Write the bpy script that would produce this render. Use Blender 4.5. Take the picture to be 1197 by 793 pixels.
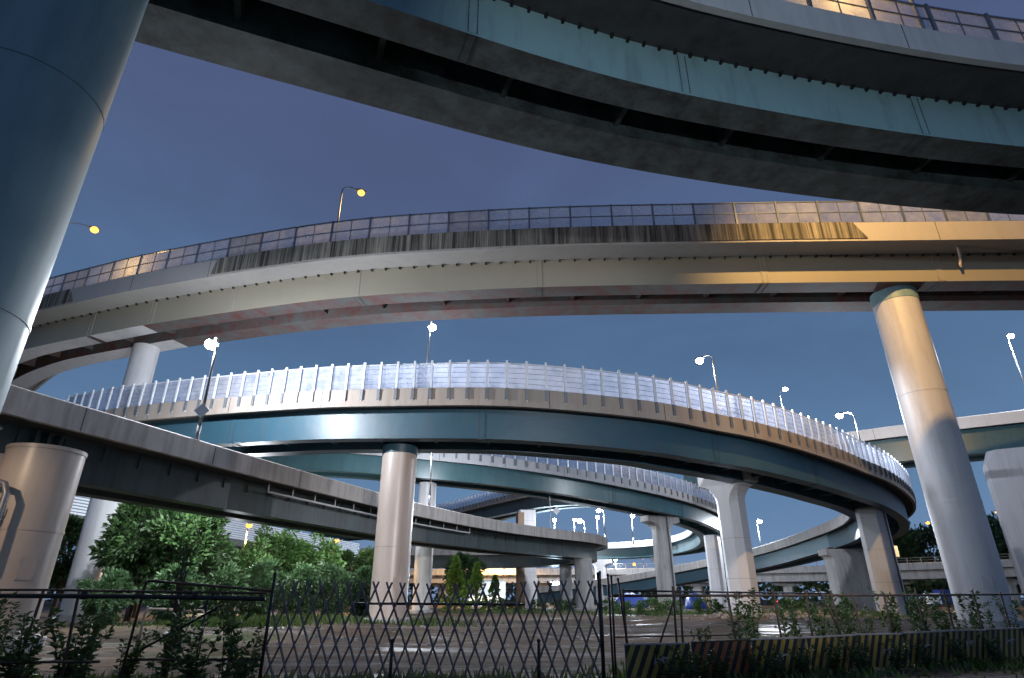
import bpy, math, random
from mathutils import Vector, Matrix, noise

for o in list(bpy.data.objects):
    bpy.data.objects.remove(o, do_unlink=True)
S = bpy.context.scene
COL = S.collection
R = math.radians
rnd = random.Random(7)

# ------------------------------------------------------------------ camera
cd = bpy.data.cameras.new('camera')
cam = bpy.data.objects.new('camera', cd)
COL.objects.link(cam)
cam.location = (0, 0, 1.5)
cam.rotation_euler = (R(90 + 23.7), 0, 0)
cd.sensor_width = 36
cd.lens = 36 * 692 / 1197
cd.clip_start = 0.1
cd.clip_end = 3000
S.camera = cam

# ------------------------------------------------------------------ night sky, exposure
W = bpy.data.worlds.new('World')
S.world = W
W.use_nodes = True
nt = W.node_tree
nt.nodes.clear()
wo = nt.nodes.new('ShaderNodeOutputWorld')
bg = nt.nodes.new('ShaderNodeBackground')
tc = nt.nodes.new('ShaderNodeTexCoord')
sx = nt.nodes.new('ShaderNodeSeparateXYZ')
rp = nt.nodes.new('ShaderNodeValToRGB')
nz = nt.nodes.new('ShaderNodeTexNoise')
nz.inputs['Scale'].default_value = 2.2
nz.inputs['Detail'].default_value = 4
ma = nt.nodes.new('ShaderNodeMath')
ma.operation = 'MULTIPLY_ADD'
ma.inputs[1].default_value = 0.16
ad = nt.nodes.new('ShaderNodeMath')
ad.operation = 'ADD'
nt.links.new(tc.outputs['Generated'], sx.inputs[0])
nt.links.new(tc.outputs['Generated'], nz.inputs['Vector'])
nt.links.new(nz.outputs['Fac'], ma.inputs[0])
ma.inputs[2].default_value = -0.08
nt.links.new(sx.outputs['Z'], ad.inputs[0])
nt.links.new(ma.outputs[0], ad.inputs[1])
nt.links.new(ad.outputs[0], rp.inputs['Fac'])
e = rp.color_ramp.elements
e[0].position = 0.0; e[0].color = (0.13, 0.20, 0.34, 1)
e[1].position = 0.85; e[1].color = (0.056, 0.066, 0.145, 1)
for p, c in ((0.14, (0.090, 0.165, 0.285, 1)), (0.36, (0.064, 0.122, 0.225, 1)), (0.60, (0.061, 0.090, 0.180, 1))):
    k = e.new(p); k.color = c
nz2 = nt.nodes.new('ShaderNodeTexNoise')
nz2.inputs['Scale'].default_value = 3.6; nz2.inputs['Detail'].default_value = 6; nz2.inputs['Distortion'].default_value = 0.6
mp_ = nt.nodes.new('ShaderNodeMapping'); mp_.inputs['Scale'].default_value = (1, 1, 2.2)
nt.links.new(tc.outputs['Generated'], mp_.inputs['Vector']); nt.links.new(mp_.outputs[0], nz2.inputs['Vector'])
mr_ = nt.nodes.new('ShaderNodeMapRange'); mr_.inputs['From Min'].default_value = 0.3; mr_.inputs['From Max'].default_value = 0.7
mr_.inputs['To Min'].default_value = 0.93; mr_.inputs['To Max'].default_value = 1.09
nt.links.new(nz2.outputs['Fac'], mr_.inputs['Value'])
mu_ = nt.nodes.new('ShaderNodeVectorMath'); mu_.operation = 'SCALE'
nt.links.new(rp.outputs['Color'], mu_.inputs[0]); nt.links.new(mr_.outputs[0], mu_.inputs['Scale'])
nt.links.new(mu_.outputs[0], bg.inputs['Color'])
bg.inputs['Strength'].default_value = 1.3
nt.links.new(bg.outputs[0], wo.inputs['Surface'])

S.view_settings.view_transform = 'Standard'
S.view_settings.look = 'None'
S.view_settings.exposure = 0.0
S.view_settings.gamma = 1.0
S.view_settings.use_curve_mapping = False
S.cycles.use_denoising = True
S.cycles.max_bounces = 6
S.cycles.transparent_max_bounces = 16
S.cycles.sample_clamp_indirect = 4
S.cycles.caustics_reflective = False
S.cycles.caustics_refractive = False

# ------------------------------------------------------------------ materials
def ncol(c):
    return (c[0], c[1], c[2], 1)

def mat(name, base, rough=0.6, var=0.25, scale=0.6, dirt=None, dirt_amt=0.0, streak=True, metallic=0.0, spec=0.5,
        bump=0.0, bscale=20.0, thr=0.5, coat=0.0, ss=(1.7, 1.7, 0.22)):
    """Paint or concrete: broad mottling plus (streaked) dirt of its own shape."""
    m = bpy.data.materials.new(name)
    m.use_nodes = True
    t = m.node_tree
    b = t.nodes['Principled BSDF']
    b.inputs['Roughness'].default_value = rough
    b.inputs['Metallic'].default_value = metallic
    b.inputs['Specular IOR Level'].default_value = spec
    b.inputs['Coat Weight'].default_value = coat
    g = t.nodes.new('ShaderNodeNewGeometry')
    n1 = t.nodes.new('ShaderNodeTexNoise')
    n1.inputs['Scale'].default_value = scale
    n1.inputs['Detail'].default_value = 7
    n1.inputs['Roughness'].default_value = 0.62
    t.links.new(g.outputs['Position'], n1.inputs['Vector'])
    mx = t.nodes.new('ShaderNodeMix'); mx.data_type = 'RGBA'
    mx.inputs[6].default_value = ncol([x * (1 - var) for x in base])
    mx.inputs[7].default_value = ncol([min(1, x * (1 + var)) for x in base])
    t.links.new(n1.outputs['Fac'], mx.inputs[0])
    out = mx.outputs[2]
    if dirt is not None:
        mp = t.nodes.new('ShaderNodeMapping')
        mp.inputs['Scale'].default_value = ss if streak else (0.9, 0.9, 0.9)
        t.links.new(g.outputs['Position'], mp.inputs['Vector'])
        n2 = t.nodes.new('ShaderNodeTexNoise')
        n2.inputs['Scale'].default_value = 1.0
        n2.inputs['Detail'].default_value = 8
        n2.inputs['Roughness'].default_value = 0.7
        t.links.new(mp.outputs[0], n2.inputs['Vector'])
        mr = t.nodes.new('ShaderNodeMapRange')
        mr.inputs['From Min'].default_value = thr - 0.08
        mr.inputs['From Max'].default_value = thr + 0.16
        mr.inputs['To Max'].default_value = dirt_amt
        t.links.new(n2.outputs['Fac'], mr.inputs['Value'])
        m2 = t.nodes.new('ShaderNodeMix'); m2.data_type = 'RGBA'
        m2.inputs[7].default_value = ncol(dirt)
        t.links.new(mr.outputs[0], m2.inputs[0])
        t.links.new(out, m2.inputs[6])
        out = m2.outputs[2]
    t.links.new(out, b.inputs['Base Color'])
    if bump > 0:
        n3 = t.nodes.new('ShaderNodeTexNoise')
        n3.inputs['Scale'].default_value = bscale
        n3.inputs['Detail'].default_value = 5
        t.links.new(g.outputs['Position'], n3.inputs['Vector'])
        bp = t.nodes.new('ShaderNodeBump')
        bp.inputs['Strength'].default_value = bump
        bp.inputs['Distance'].default_value = 0.05
        t.links.new(n3.outputs['Fac'], bp.inputs['Height'])
        t.links.new(bp.outputs[0], b.inputs['Normal'])
    return m

def emit(name, c, s):
    m = bpy.data.materials.new(name); m.use_nodes = True
    t = m.node_tree; t.nodes.clear()
    o = t.nodes.new('ShaderNodeOutputMaterial'); em = t.nodes.new('ShaderNodeEmission')
    em.inputs['Color'].default_value = ncol(c); em.inputs['Strength'].default_value = s
    t.links.new(em.outputs[0], o.inputs['Surface'])
    return m

def pane_mat(name, tint, white, frost):
    m = bpy.data.materials.new(name); m.use_nodes = True
    t = m.node_tree; t.nodes.clear()
    o = t.nodes.new('ShaderNodeOutputMaterial')
    tr = t.nodes.new('ShaderNodeBsdfTransparent'); tr.inputs['Color'].default_value = ncol(tint)
    tl = t.nodes.new('ShaderNodeBsdfTranslucent'); tl.inputs['Color'].default_value = ncol(white)
    df = t.nodes.new('ShaderNodeBsdfDiffuse'); df.inputs['Color'].default_value = ncol(white)
    gl = t.nodes.new('ShaderNodeBsdfGlossy'); gl.inputs['Roughness'].default_value = 0.12
    a = t.nodes.new('ShaderNodeMixShader'); a.inputs[0].default_value = 0.4
    t.links.new(tl.outputs[0], a.inputs[1]); t.links.new(df.outputs[0], a.inputs[2])
    b = t.nodes.new('ShaderNodeMixShader')
    g = t.nodes.new('ShaderNodeNewGeometry'); n = t.nodes.new('ShaderNodeTexNoise')
    n.inputs['Scale'].default_value = 1.3; n.inputs['Detail'].default_value = 5
    t.links.new(g.outputs['Position'], n.inputs['Vector'])
    mr = t.nodes.new('ShaderNodeMapRange'); mr.inputs['From Min'].default_value = 0.3; mr.inputs['From Max'].default_value = 0.7
    mr.inputs['To Min'].default_value = frost * 0.65; mr.inputs['To Max'].default_value = min(1, frost * 1.3)
    t.links.new(n.outputs['Fac'], mr.inputs['Value']); t.links.new(mr.outputs[0], b.inputs[0])
    t.links.new(tr.outputs[0], b.inputs[1]); t.links.new(a.outputs[0], b.inputs[2])
    c = t.nodes.new('ShaderNodeMixShader'); c.inputs[0].default_value = 0.06
    t.links.new(b.outputs[0], c.inputs[1]); t.links.new(gl.outputs[0], c.inputs[2])
    t.links.new(c.outputs[0], o.inputs['Surface'])
    return m

def leaf_mat(name, c, c2, rough=0.5):
    m = bpy.data.materials.new(name); m.use_nodes = True
    t = m.node_tree; b = t.nodes['Principled BSDF']
    b.inputs['Roughness'].default_value = rough
    g = t.nodes.new('ShaderNodeNewGeometry'); mx = t.nodes.new('ShaderNodeMix'); mx.data_type = 'RGBA'
    mx.inputs[6].default_value = ncol(c); mx.inputs[7].default_value = ncol(c2)
    t.links.new(g.outputs['Random Per Island'], mx.inputs[0])
    t.links.new(mx.outputs[2], b.inputs['Base Color'])
    tl = t.nodes.new('ShaderNodeBsdfTranslucent'); t.links.new(mx.outputs[2], tl.inputs['Color'])
    ms = t.nodes.new('ShaderNodeMixShader'); ms.inputs[0].default_value = 0.25
    t.links.new(b.outputs[0], ms.inputs[1]); t.links.new(tl.outputs[0], ms.inputs[2])
    t.links.new(ms.outputs[0], t.nodes['Material Output'].inputs['Surface'])
    return m

M = dict(
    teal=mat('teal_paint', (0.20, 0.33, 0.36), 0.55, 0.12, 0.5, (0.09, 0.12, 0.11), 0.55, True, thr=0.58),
    teal_dirt_shade=mat('stained_shaded_teal', (0.055, 0.075, 0.078), 0.8, 0.3, 0.8, (0.012, 0.012, 0.012), 0.96, False, thr=0.46),  # dirt on the soffit; also used as shade colour on the far girder
    cream=mat('cream_paint', (0.28, 0.255, 0.20), 0.5, 0.08, 0.35, (0.26, 0.23, 0.18), 0.5, True, thr=0.58),
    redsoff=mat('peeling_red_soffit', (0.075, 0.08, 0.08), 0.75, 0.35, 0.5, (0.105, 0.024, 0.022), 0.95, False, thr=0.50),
    steel=mat('dark_teal_steel', (0.028, 0.078, 0.112), 0.42, 0.3, 0.35, (0.06, 0.075, 0.09), 0.6, True, spec=0.55, bump=0.35, bscale=0.9, thr=0.56),
    steel_c=mat('green_teal_steel', (0.05, 0.12, 0.14), 0.32, 0.3, 0.35, (0.04, 0.06, 0.07), 0.6, True, spec=0.6, thr=0.56),
    steel_e=mat('dull_teal_steel', (0.05, 0.075, 0.082), 0.5, 0.3, 0.5, (0.03, 0.028, 0.026), 0.8, True, thr=0.5),
    conc=mat('parapet_concrete', (0.38, 0.36, 0.35), 0.8, 0.14, 0.7, (0.17, 0.155, 0.14), 0.75, True, bump=0.15, thr=0.53),
    conc_b=mat('blue_grey_parapet', (0.40, 0.41, 0.43), 0.75, 0.1, 0.6, (0.24, 0.24, 0.25), 0.5, True, thr=0.56),
    beige=mat('beige_parapet', (0.33, 0.285, 0.25), 0.7, 0.12, 0.6, (0.26, 0.19, 0.14), 0.7, True, thr=0.54),
    pale=mat('pale_parapet', (0.35, 0.335, 0.325), 0.7, 0.1, 0.5, (0.30, 0.26, 0.21), 0.5, True, thr=0.58),
    stain=mat('black_streaked_concrete', (0.27, 0.25, 0.21), 0.85, 0.3, 1.2, (0.02, 0.018, 0.015), 0.97, True, thr=0.43, ss=(4.2, 4.2, 0.10)),
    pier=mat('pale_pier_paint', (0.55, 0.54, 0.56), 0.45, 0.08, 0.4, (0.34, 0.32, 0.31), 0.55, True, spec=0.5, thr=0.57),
    pier_w=mat('warm_pier_paint', (0.50, 0.42, 0.37), 0.36, 0.1, 0.5, (0.34, 0.27, 0.22), 0.6, True, spec=0.6, thr=0.55),
    pier_t=mat('teal_pier_paint', (0.19, 0.29, 0.32), 0.5, 0.12, 0.4, (0.11, 0.15, 0.17), 0.5, True, thr=0.56),
    pier_c=mat('bare_pier_concrete', (0.40, 0.39, 0.39), 0.85, 0.14, 0.8, (0.17, 0.16, 0.16), 0.75, True, bump=0.2, thr=0.52),
    brown=mat('brown_pier_face', (0.25, 0.17, 0.12), 0.8, 0.15, 0.8),
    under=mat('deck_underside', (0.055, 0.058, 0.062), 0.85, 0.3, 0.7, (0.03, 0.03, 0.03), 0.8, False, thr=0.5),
    asphalt=mat('asphalt', (0.05, 0.05, 0.052), 0.85, 0.25, 3.0, bump=0.3, bscale=60),
    frame=mat('blue_grey_rail', (0.11, 0.13, 0.17), 0.4, 0.15, 1.0, metallic=0.4),
    galv=mat('galvanised_post', (0.66, 0.67, 0.70), 0.4, 0.12, 1.0, metallic=0.2),
    pole=mat('galvanised_pole', (0.22, 0.22, 0.23), 0.4, 0.1, 1.0, metallic=0.4),
    poled=mat('dark_pole', (0.16, 0.17, 0.19), 0.5, 0.1, 1.0, metallic=0.3),
    rust=mat('rusty_pipe', (0.085, 0.05, 0.032), 0.7, 0.35, 4.0, (0.03, 0.022, 0.018), 0.8, False, thr=0.5),
    ironblk=mat('black_iron', (0.022, 0.021, 0.025), 0.45, 0.3, 5.0, metallic=0.3),
    gate=mat('gate_steel', (0.17, 0.145, 0.155), 0.42, 0.3, 5.0, metallic=0.3),
    yellow=mat('faded_yellow_paint', (0.40, 0.27, 0.045), 0.6, 0.2, 3.0, (0.07, 0.05, 0.03), 0.85, True, thr=0.52),
    orange=mat('faded_orange_paint', (0.42, 0.13, 0.035), 0.6, 0.2, 3.0, (0.07, 0.04, 0.02), 0.85, True, thr=0.54),
    black=mat('black_paint', (0.015, 0.015, 0.016), 0.6, 0.2, 3.0),
    white=mat('white_paint', (0.72, 0.73, 0.75), 0.5, 0.06, 1.0, (0.45, 0.44, 0.42), 0.4, True, thr=0.6),
    bark=mat('bark', (0.07, 0.05, 0.035), 0.9, 0.3, 4.0, bump=0.5),
    stem=mat('weed_stem', (0.07, 0.075, 0.03), 0.8, 0.2, 4.0),
    blue=mat('blue_tarpaulin', (0.02, 0.05, 0.26), 0.4, 0.2, 1.5, bump=0.3, bscale=6),
    bluebody=mat('blue_truck_paint', (0.02, 0.045, 0.22), 0.3, 0.1, 1.0),
    grey_car=mat('grey_car_paint', (0.11, 0.115, 0.13), 0.3, 0.1, 1.0, metallic=0.4),
    rubber=mat('tyre_rubber', (0.02, 0.02, 0.02), 0.85, 0.1, 3.0),
    glassdk=mat('dark_glass', (0.02, 0.025, 0.03), 0.1, 0.1, 1.0),
    stone=mat('rubble_stone', (0.26, 0.24, 0.23), 0.85, 0.3, 2.0, bump=0.3),
    wood=mat('plywood', (0.33, 0.21, 0.11), 0.8, 0.2, 2.0),
    leafA=leaf_mat('leaf_mid', (0.04, 0.095, 0.026), (0.095, 0.17, 0.05)),
    leafB=leaf_mat('leaf_dark', (0.022, 0.055, 0.02), (0.06, 0.115, 0.036)),
    leafC=leaf_mat('leaf_bright', (0.12, 0.24, 0.04), (0.19, 0.33, 0.07)),
    leafD=leaf_mat('leaf_blue_green', (0.05, 0.115, 0.052), (0.12, 0.20, 0.095)),
    weed=leaf_mat('leaf_weed', (0.03, 0.065, 0.018), (0.065, 0.11, 0.03)),
    grass=leaf_mat('grass_blade', (0.05, 0.10, 0.02), (0.10, 0.15, 0.04)),
    paneA=pane_mat('frosted_rail_panel', (0.80, 0.83, 0.88), (0.70, 0.71, 0.76), 0.36),
    paneB=pane_mat('noise_barrier_glass', (0.80, 0.84, 0.92), (0.74, 0.75, 0.84), 0.42),
    ledw=emit('white_lamp', (0.93, 0.96, 1.0), 60),
    sod=emit('sodium_lamp', (1.0, 0.46, 0.09), 2.8),
    tail=emit('tail_light', (1.0, 0.05, 0.06), 6),
    flood=emit('bluish_floodlight', (0.62, 0.86, 1.0), 45),
    winl=emit('lit_window', (1.0, 0.93, 0.8), 2.2),
)

PA = [M['paneA'], pane_mat('frosted_rail_panel_clear', (0.80, 0.83, 0.88), (0.70, 0.71, 0.76), 0.24), M['paneA'], pane_mat('frosted_rail_panel_dusty', (0.74, 0.76, 0.80), (0.62, 0.60, 0.58), 0.46)]
PB = [M['paneB'], pane_mat('barrier_glass_clear', (0.80, 0.84, 0.92), (0.74, 0.75, 0.84), 0.28), M['paneB'], pane_mat('barrier_glass_dusty', (0.76, 0.79, 0.85), (0.70, 0.70, 0.76), 0.55), M['paneB']]

# ------------------------------------------------------------------ mesh helpers
class MB:
    def __init__(self):
        self.v = []; self.f = []; self.mi = []
        self.cur = 0
    def add(self, vs, fs):
        o = len(self.v)
        self.v += [tuple(x) for x in vs]
        self.f += [tuple(i + o for i in q) for q in fs]
        self.mi += [self.cur] * len(fs)
    def box(self, c, s, rz=0.0):
        hx, hy, hz = s[0] / 2, s[1] / 2, s[2] / 2
        ca, sa = math.cos(rz), math.sin(rz)
        vs = []
        for z in (-hz, hz):
            for x, y in ((-hx, -hy), (hx, -hy), (hx, hy), (-hx, hy)):
                vs.append((c[0] + x * ca - y * sa, c[1] + x * sa + y * ca, c[2] + z))
        self.add(vs, [(3, 2, 1, 0), (4, 5, 6, 7), (0, 1, 5, 4), (1, 2, 6, 5), (2, 3, 7, 6), (3, 0, 4, 7)])
    def tube(self, pts, r, n=8, cap=True):
        pts = [Vector(p) for p in pts]
        rs = r if isinstance(r, (list, tuple)) else [r] * len(pts)
        vs = []
        prev = None
        for i, p in enumerate(pts):
            d = (pts[min(i + 1, len(pts) - 1)] - pts[max(i - 1, 0)])
            if d.length < 1e-9: d = Vector((0, 0, 1))
            d.normalize()
            if prev is None:
                a = Vector((0, 0, 1)) if abs(d.z) < 0.9 else Vector((1, 0, 0))
                u = d.cross(a).normalized()
            else:
                u = (prev - d * prev.dot(d)).normalized()
            prev = u
            w = d.cross(u)
            for k in range(n):
                an = 2 * math.pi * k / n
                vs.append(p + (u * math.cos(an) + w * math.sin(an)) * rs[i])
        fs = []
        for i in range(len(pts) - 1):
            for k in range(n):
                a = i * n + k; b = i * n + (k + 1) % n
                fs.append((a, b, b + n, a + n))
        if cap:
            fs.append(tuple(range(n))[::-1]); fs.append(tuple((len(pts) - 1) * n + k for k in range(n)))
        self.add(vs, fs)
    def loft(self, rings):
        n = len(rings[0]); vs = [p for r in rings for p in r]; fs = []
        for i in range(len(rings) - 1):
            for k in range(n):
                a = i * n + k; b = i * n + (k + 1) % n
                fs.append((a, b, b + n, a + n))
        fs.append(tuple(range(n))[::-1]); fs.append(tuple((len(rings) - 1) * n + k for k in range(n)))
        self.add(vs, fs)
    def ellipsoid(self, c, r, seg=10, ring=6):
        rings = []
        for i in range(ring + 1):
            a = -math.pi / 2 + math.pi * i / ring
            rr = max(0.02, math.cos(a))
            rings.append([(c[0] + r[0] * rr * math.cos(2 * math.pi * k / seg), c[1] + r[1] * rr * math.sin(2 * math.pi * k / seg), c[2] + r[2] * math.sin(a)) for k in range(seg)])
        self.loft(rings)
    def quad(self, a, b, c, d):
        self.add([a, b, c, d], [(0, 1, 2, 3)])
    def build(self, name, m, parent=None, smooth=False):
        me = bpy.data.meshes.new(name)
        off = Vector((0, 0, 0))
        if parent is not None:
            p = parent
            while p is not None:
                off += p.location; p = p.parent
        me.from_pydata([(x - off.x, y - off.y, z - off.z) for x, y, z in self.v], [], self.f)
        ms = m if isinstance(m, (list, tuple)) else [m]
        for q in ms: me.materials.append(q)
        if len(ms) > 1:
            me.polygons.foreach_set('material_index', self.mi)
        if smooth:
            me.polygons.foreach_set('use_smooth', [True] * len(me.polygons))
        me.update()
        o = bpy.data.objects.new(name, me)
        COL.objects.link(o)
        if parent is not None: o.parent = parent
        return o

def shade_auto(o, ang=35):
    """smooth the flat sides, keep the hard edges"""
    me = o.data
    me.polygons.foreach_set('use_smooth', [True] * len(me.polygons))
    try:
        me.set_sharp_from_angle(angle=R(ang))
    except Exception:
        pass
    return o

def tag(o, label=None, cat=None, group=None, kind=None):
    if label: o['label'] = label
    if cat: o['category'] = cat
    if group: o['group'] = group
    if kind: o['kind'] = kind
    return o

def thing(name, loc, label, cat, group=None):
    o = bpy.data.objects.new(name, None)
    o.empty_display_size = 0.3
    COL.objects.link(o); o.location = loc
    return tag(o, label, cat, group)

def copy_tree(o, parent=None):
    c = o.copy(); COL.objects.link(c); c.parent = parent
    for ch in list(o.children): copy_tree(ch, c)
    return c

# ------------------------------------------------------------------ road alignments
class Path:
    """Smooth 3-D alignment; n is measured to the left of travel, s along it."""
    def __init__(self, pts, step=1.2):
        P = [Vector(p) for p in pts]
        P = [P[0] * 2 - P[1]] + P + [P[-1] * 2 - P[-2]]
        dense = []
        for i in range(1, len(P) - 2):
            for k in range(24):
                t = k / 24
                a, b, c, d = P[i - 1], P[i], P[i + 1], P[i + 2]
                dense.append(0.5 * ((2 * b) + (c - a) * t + (2 * a - 5 * b + 4 * c - d) * t * t + (3 * b - a - 3 * c + d) * t ** 3))
        dense.append(P[-2])
        for _ in range(60):      # ease the bends
            dense = [dense[0]] + [(dense[i - 1] + dense[i] * 2 + dense[i + 1]) / 4 for i in range(1, len(dense) - 1)] + [dense[-1]]
        self.d = dense
        self.s = [0.0]
        for a, b in zip(dense, dense[1:]): self.s.append(self.s[-1] + (b - a).xy.length)
        self.L = self.s[-1]
        self.step = step
    def at(self, s):
        s = min(max(s, 0), self.L)
        import bisect
        i = min(max(bisect.bisect(self.s, s) - 1, 0), len(self.d) - 2)
        t = (s - self.s[i]) / max(1e-9, self.s[i + 1] - self.s[i])
        p = self.d[i].lerp(self.d[i + 1], t)
        a = self.d[max(i - 3, 0)]; b = self.d[min(i + 4, len(self.d) - 1)]
        T = (b - a); T.z = 0; T.normalize()
        return p, T, Vector((-T.y, T.x, 0))
    def pt(self, s, n, z):
        p, T, N = self.at(s)
        return p + N * n + Vector((0, 0, z))
    def near(self, x, y):
        return min(range(len(self.d)), key=lambda i: (self.d[i].x - x) ** 2 + (self.d[i].y - y) ** 2) and \
            self.s[min(range(len(self.d)), key=lambda i: (self.d[i].x - x) ** 2 + (self.d[i].y - y) ** 2)]
    def samples(self, s0, s1, step=None):
        n = max(1, int(round((s1 - s0) / (step or self.step))))
        return [s0 + (s1 - s0) * i / n for i in range(n + 1)]

def sweep(mb, path, sec, s0=None, s1=None, step=None):
    s0 = 0 if s0 is None else s0; s1 = path.L if s1 is None else s1
    rings = []
    for s in path.samples(s0, s1, step):
        p, T, N = path.at(s)
        rings.append([p + N * n + Vector((0, 0, z)) for n, z in reversed(sec)])
    mb.loft(rings)

def rect(n0, n1, z0, z1):
    return [(n0, z0), (n1, z0), (n1, z1), (n0, z1)]

def viaduct(name, label, path, mats, ov, bw, gap, bw2, wh, par, beam=5.0, group='curved viaduct ramps of the interchange', joints=None, dots=None,
            far_par=None, soff=None, soff2=None):
    w = bw + gap + bw2
    mid = path.at(path.L / 2)[0]
    root = thing(name, (mid.x, mid.y, 0), label, 'viaduct', group)
    def girder(nm, n0, n1, wm):
        mb = MB()
        rings = []
        ss = path.samples(0, path.L)
        for s in ss:
            rings.append([path.pt(s, n, z) for n, z in reversed(rect(n0, n1, 0, wh + 0.02))])
        mb.loft(rings)
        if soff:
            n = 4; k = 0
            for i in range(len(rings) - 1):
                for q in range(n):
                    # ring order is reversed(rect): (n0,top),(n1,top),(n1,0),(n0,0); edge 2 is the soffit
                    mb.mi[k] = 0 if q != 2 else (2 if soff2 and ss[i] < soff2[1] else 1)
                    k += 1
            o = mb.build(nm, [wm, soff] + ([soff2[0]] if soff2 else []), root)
        else:
            o = mb.build(nm, wm, root)
        shade_auto(o, 40)
        return o
    girder('girder', 0, bw, mats['web'])
    girder('girder', bw + gap, w, mats.get('web_shade', mats['web']))  # some ramps colour it darker to stand for shade in the gap
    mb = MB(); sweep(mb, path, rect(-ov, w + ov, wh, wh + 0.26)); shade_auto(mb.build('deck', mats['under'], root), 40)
    mb = MB(); sweep(mb, path, rect(-ov + 0.02, w + ov - 0.02, wh + 0.26, wh + 0.32)); shade_auto(mb.build('road_surface', M['asphalt'], root), 40)
    zt = wh + par
    for sgn in (0, 1):
        mb = MB()
        n0 = -ov - 0.28 if sgn == 0 else w + ov
        out = n0 if sgn == 0 else n0 + 0.28
        inn = n0 + 0.28 if sgn == 0 else n0
        if sgn == 0:
            sec = [(out, wh - 0.10), (inn, wh - 0.10), (inn, zt), (out + 0.04, zt), (out, zt - 0.05)]
        else:
            sec = [(inn, wh - 0.10), (out, wh - 0.10), (out, zt - 0.05), (out - 0.04, zt), (inn, zt)]
        sweep(mb, path, sec)
        shade_auto(mb.build('parapet', mats['par'] if sgn == 0 else (far_par or mats['par']), root), 30)
    # movement joints in the near parapet
    for s in path.samples(3.0, path.L - 3.0, 7.5):
        p, T, N = path.at(s); mb = MB()
        mb.box(path.pt(s, -ov - 0.282, (wh + zt) / 2 - 0.06), (0.035, 0.012, par + 0.02), math.atan2(T.y, T.x))
        mb.build('joint_seal', M['black'], root)
    # cross beams between the two boxes
    for s in path.samples(beam / 2, path.L - beam / 2, beam):
        p, T, N = path.at(s)
        mb = MB(); c = path.pt(s, bw + gap / 2, wh * 0.45)
        mb.box(c, (0.22, gap - 0.01, wh * 0.5), math.atan2(T.y, T.x))
        mb.build('cross_beam', mats.get('web_shade', mats['web']), root)
    if dots:
        for s in path.samples(max(0.6, dots[0]), min(path.L - 0.6, dots[1]), (min(path.L - 0.6, dots[1]) - max(0.6, dots[0])) / 98):
            p, T, N = path.at(s); mb = MB()
            mb.box(path.pt(s, -0.10, wh - 0.12), (0.11, 0.18, 0.13), math.atan2(T.y, T.x))
            mb.build('bracket', M['black'], root)
    for s in (joints or []):
        mb = MB(); p, T, N = path.at(s); a = math.atan2(T.y, T.x)
        mb.box(path.pt(s, -0.012, wh * 0.5 - 0.02), (0.5, 0.03, wh * 0.92), a)
        mb.cur = 1
        for k in range(2):
            for q in range(int(wh / 0.11)):
                c = path.pt(s - 0.17 + 0.34 * k, -0.035, 0.12 + q * 0.105)
                mb.box(c, (0.05, 0.03, 0.045), a)
        mb.build('splice_plate', [mats['web'], mats.get('splice', mats['under'])], root)
        mb = MB()
        mb.box(path.pt(s, bw / 2, -0.012), (0.5, bw * 0.96, 0.03), a)
        for k in range(2):
            for q in range(int(bw / 0.13)):
                mb.box(path.pt(s - 0.17 + 0.34 * k, 0.08 + q * 0.13, -0.035), (0.05, 0.05, 0.03), a)
        mb.build('splice_plate', soff or mats['web'], root)
    return root

def railing(name, label, path, n, z0, h, s0, s1, bay, frame, pane, group, mids=1, post_w=0.09, mesh_h=1.0, half_posts=True):
    mid = path.pt((s0 + s1) / 2, n, z0)
    root = thing(name, mid, label, 'railing', group)
    mb = MB(); sweep(mb, path, rect(n - 0.05, n + 0.05, z0 + h - 0.08, z0 + h), s0, s1); mb.build('top_rail', frame, root)
    for k in range(mids):
        zz = z0 + h * (k + 1) / (mids + 1)
        mb = MB(); sweep(mb, path, rect(n - 0.035, n + 0.035, zz - 0.03, zz + 0.03), s0, s1); mb.build('mid_rail', frame, root)
    mb = MB(); sweep(mb, path, rect(n - 0.035, n + 0.035, z0 + 0.02, z0 + 0.08), s0, s1); mb.build('bottom_rail', frame, root)
    ss = path.samples(s0, s1, bay)
    for i, s in enumerate(ss):
        p, T, N = path.at(s)
        mb = MB(); mb.box(path.pt(s, n - 0.075, z0 + (h - 0.02) / 2 - 0.15), (post_w, 0.11, h + 0.3), math.atan2(T.y, T.x))
        mb.build('post', frame, root)
        if i < len(ss) - 1:
            mb = MB()
            a, b = s + 0.06, ss[i + 1] - 0.06
            sweep(mb, path, rect(n - 0.006, n + 0.006, z0 + 0.08, z0 + h - 0.085), a, b, 0.8)
            if half_posts:
                mb.cur = 1
                q = path.at((a + b) / 2); mb.box(path.pt((a + b) / 2, n - 0.03, z0 + h / 2), (0.04, 0.04, h - 0.18), math.atan2(q[1].y, q[1].x))
            mb.build('panel', [pane[(i * 7 + i // 3) % len(pane)], frame], root)
    return root

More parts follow.
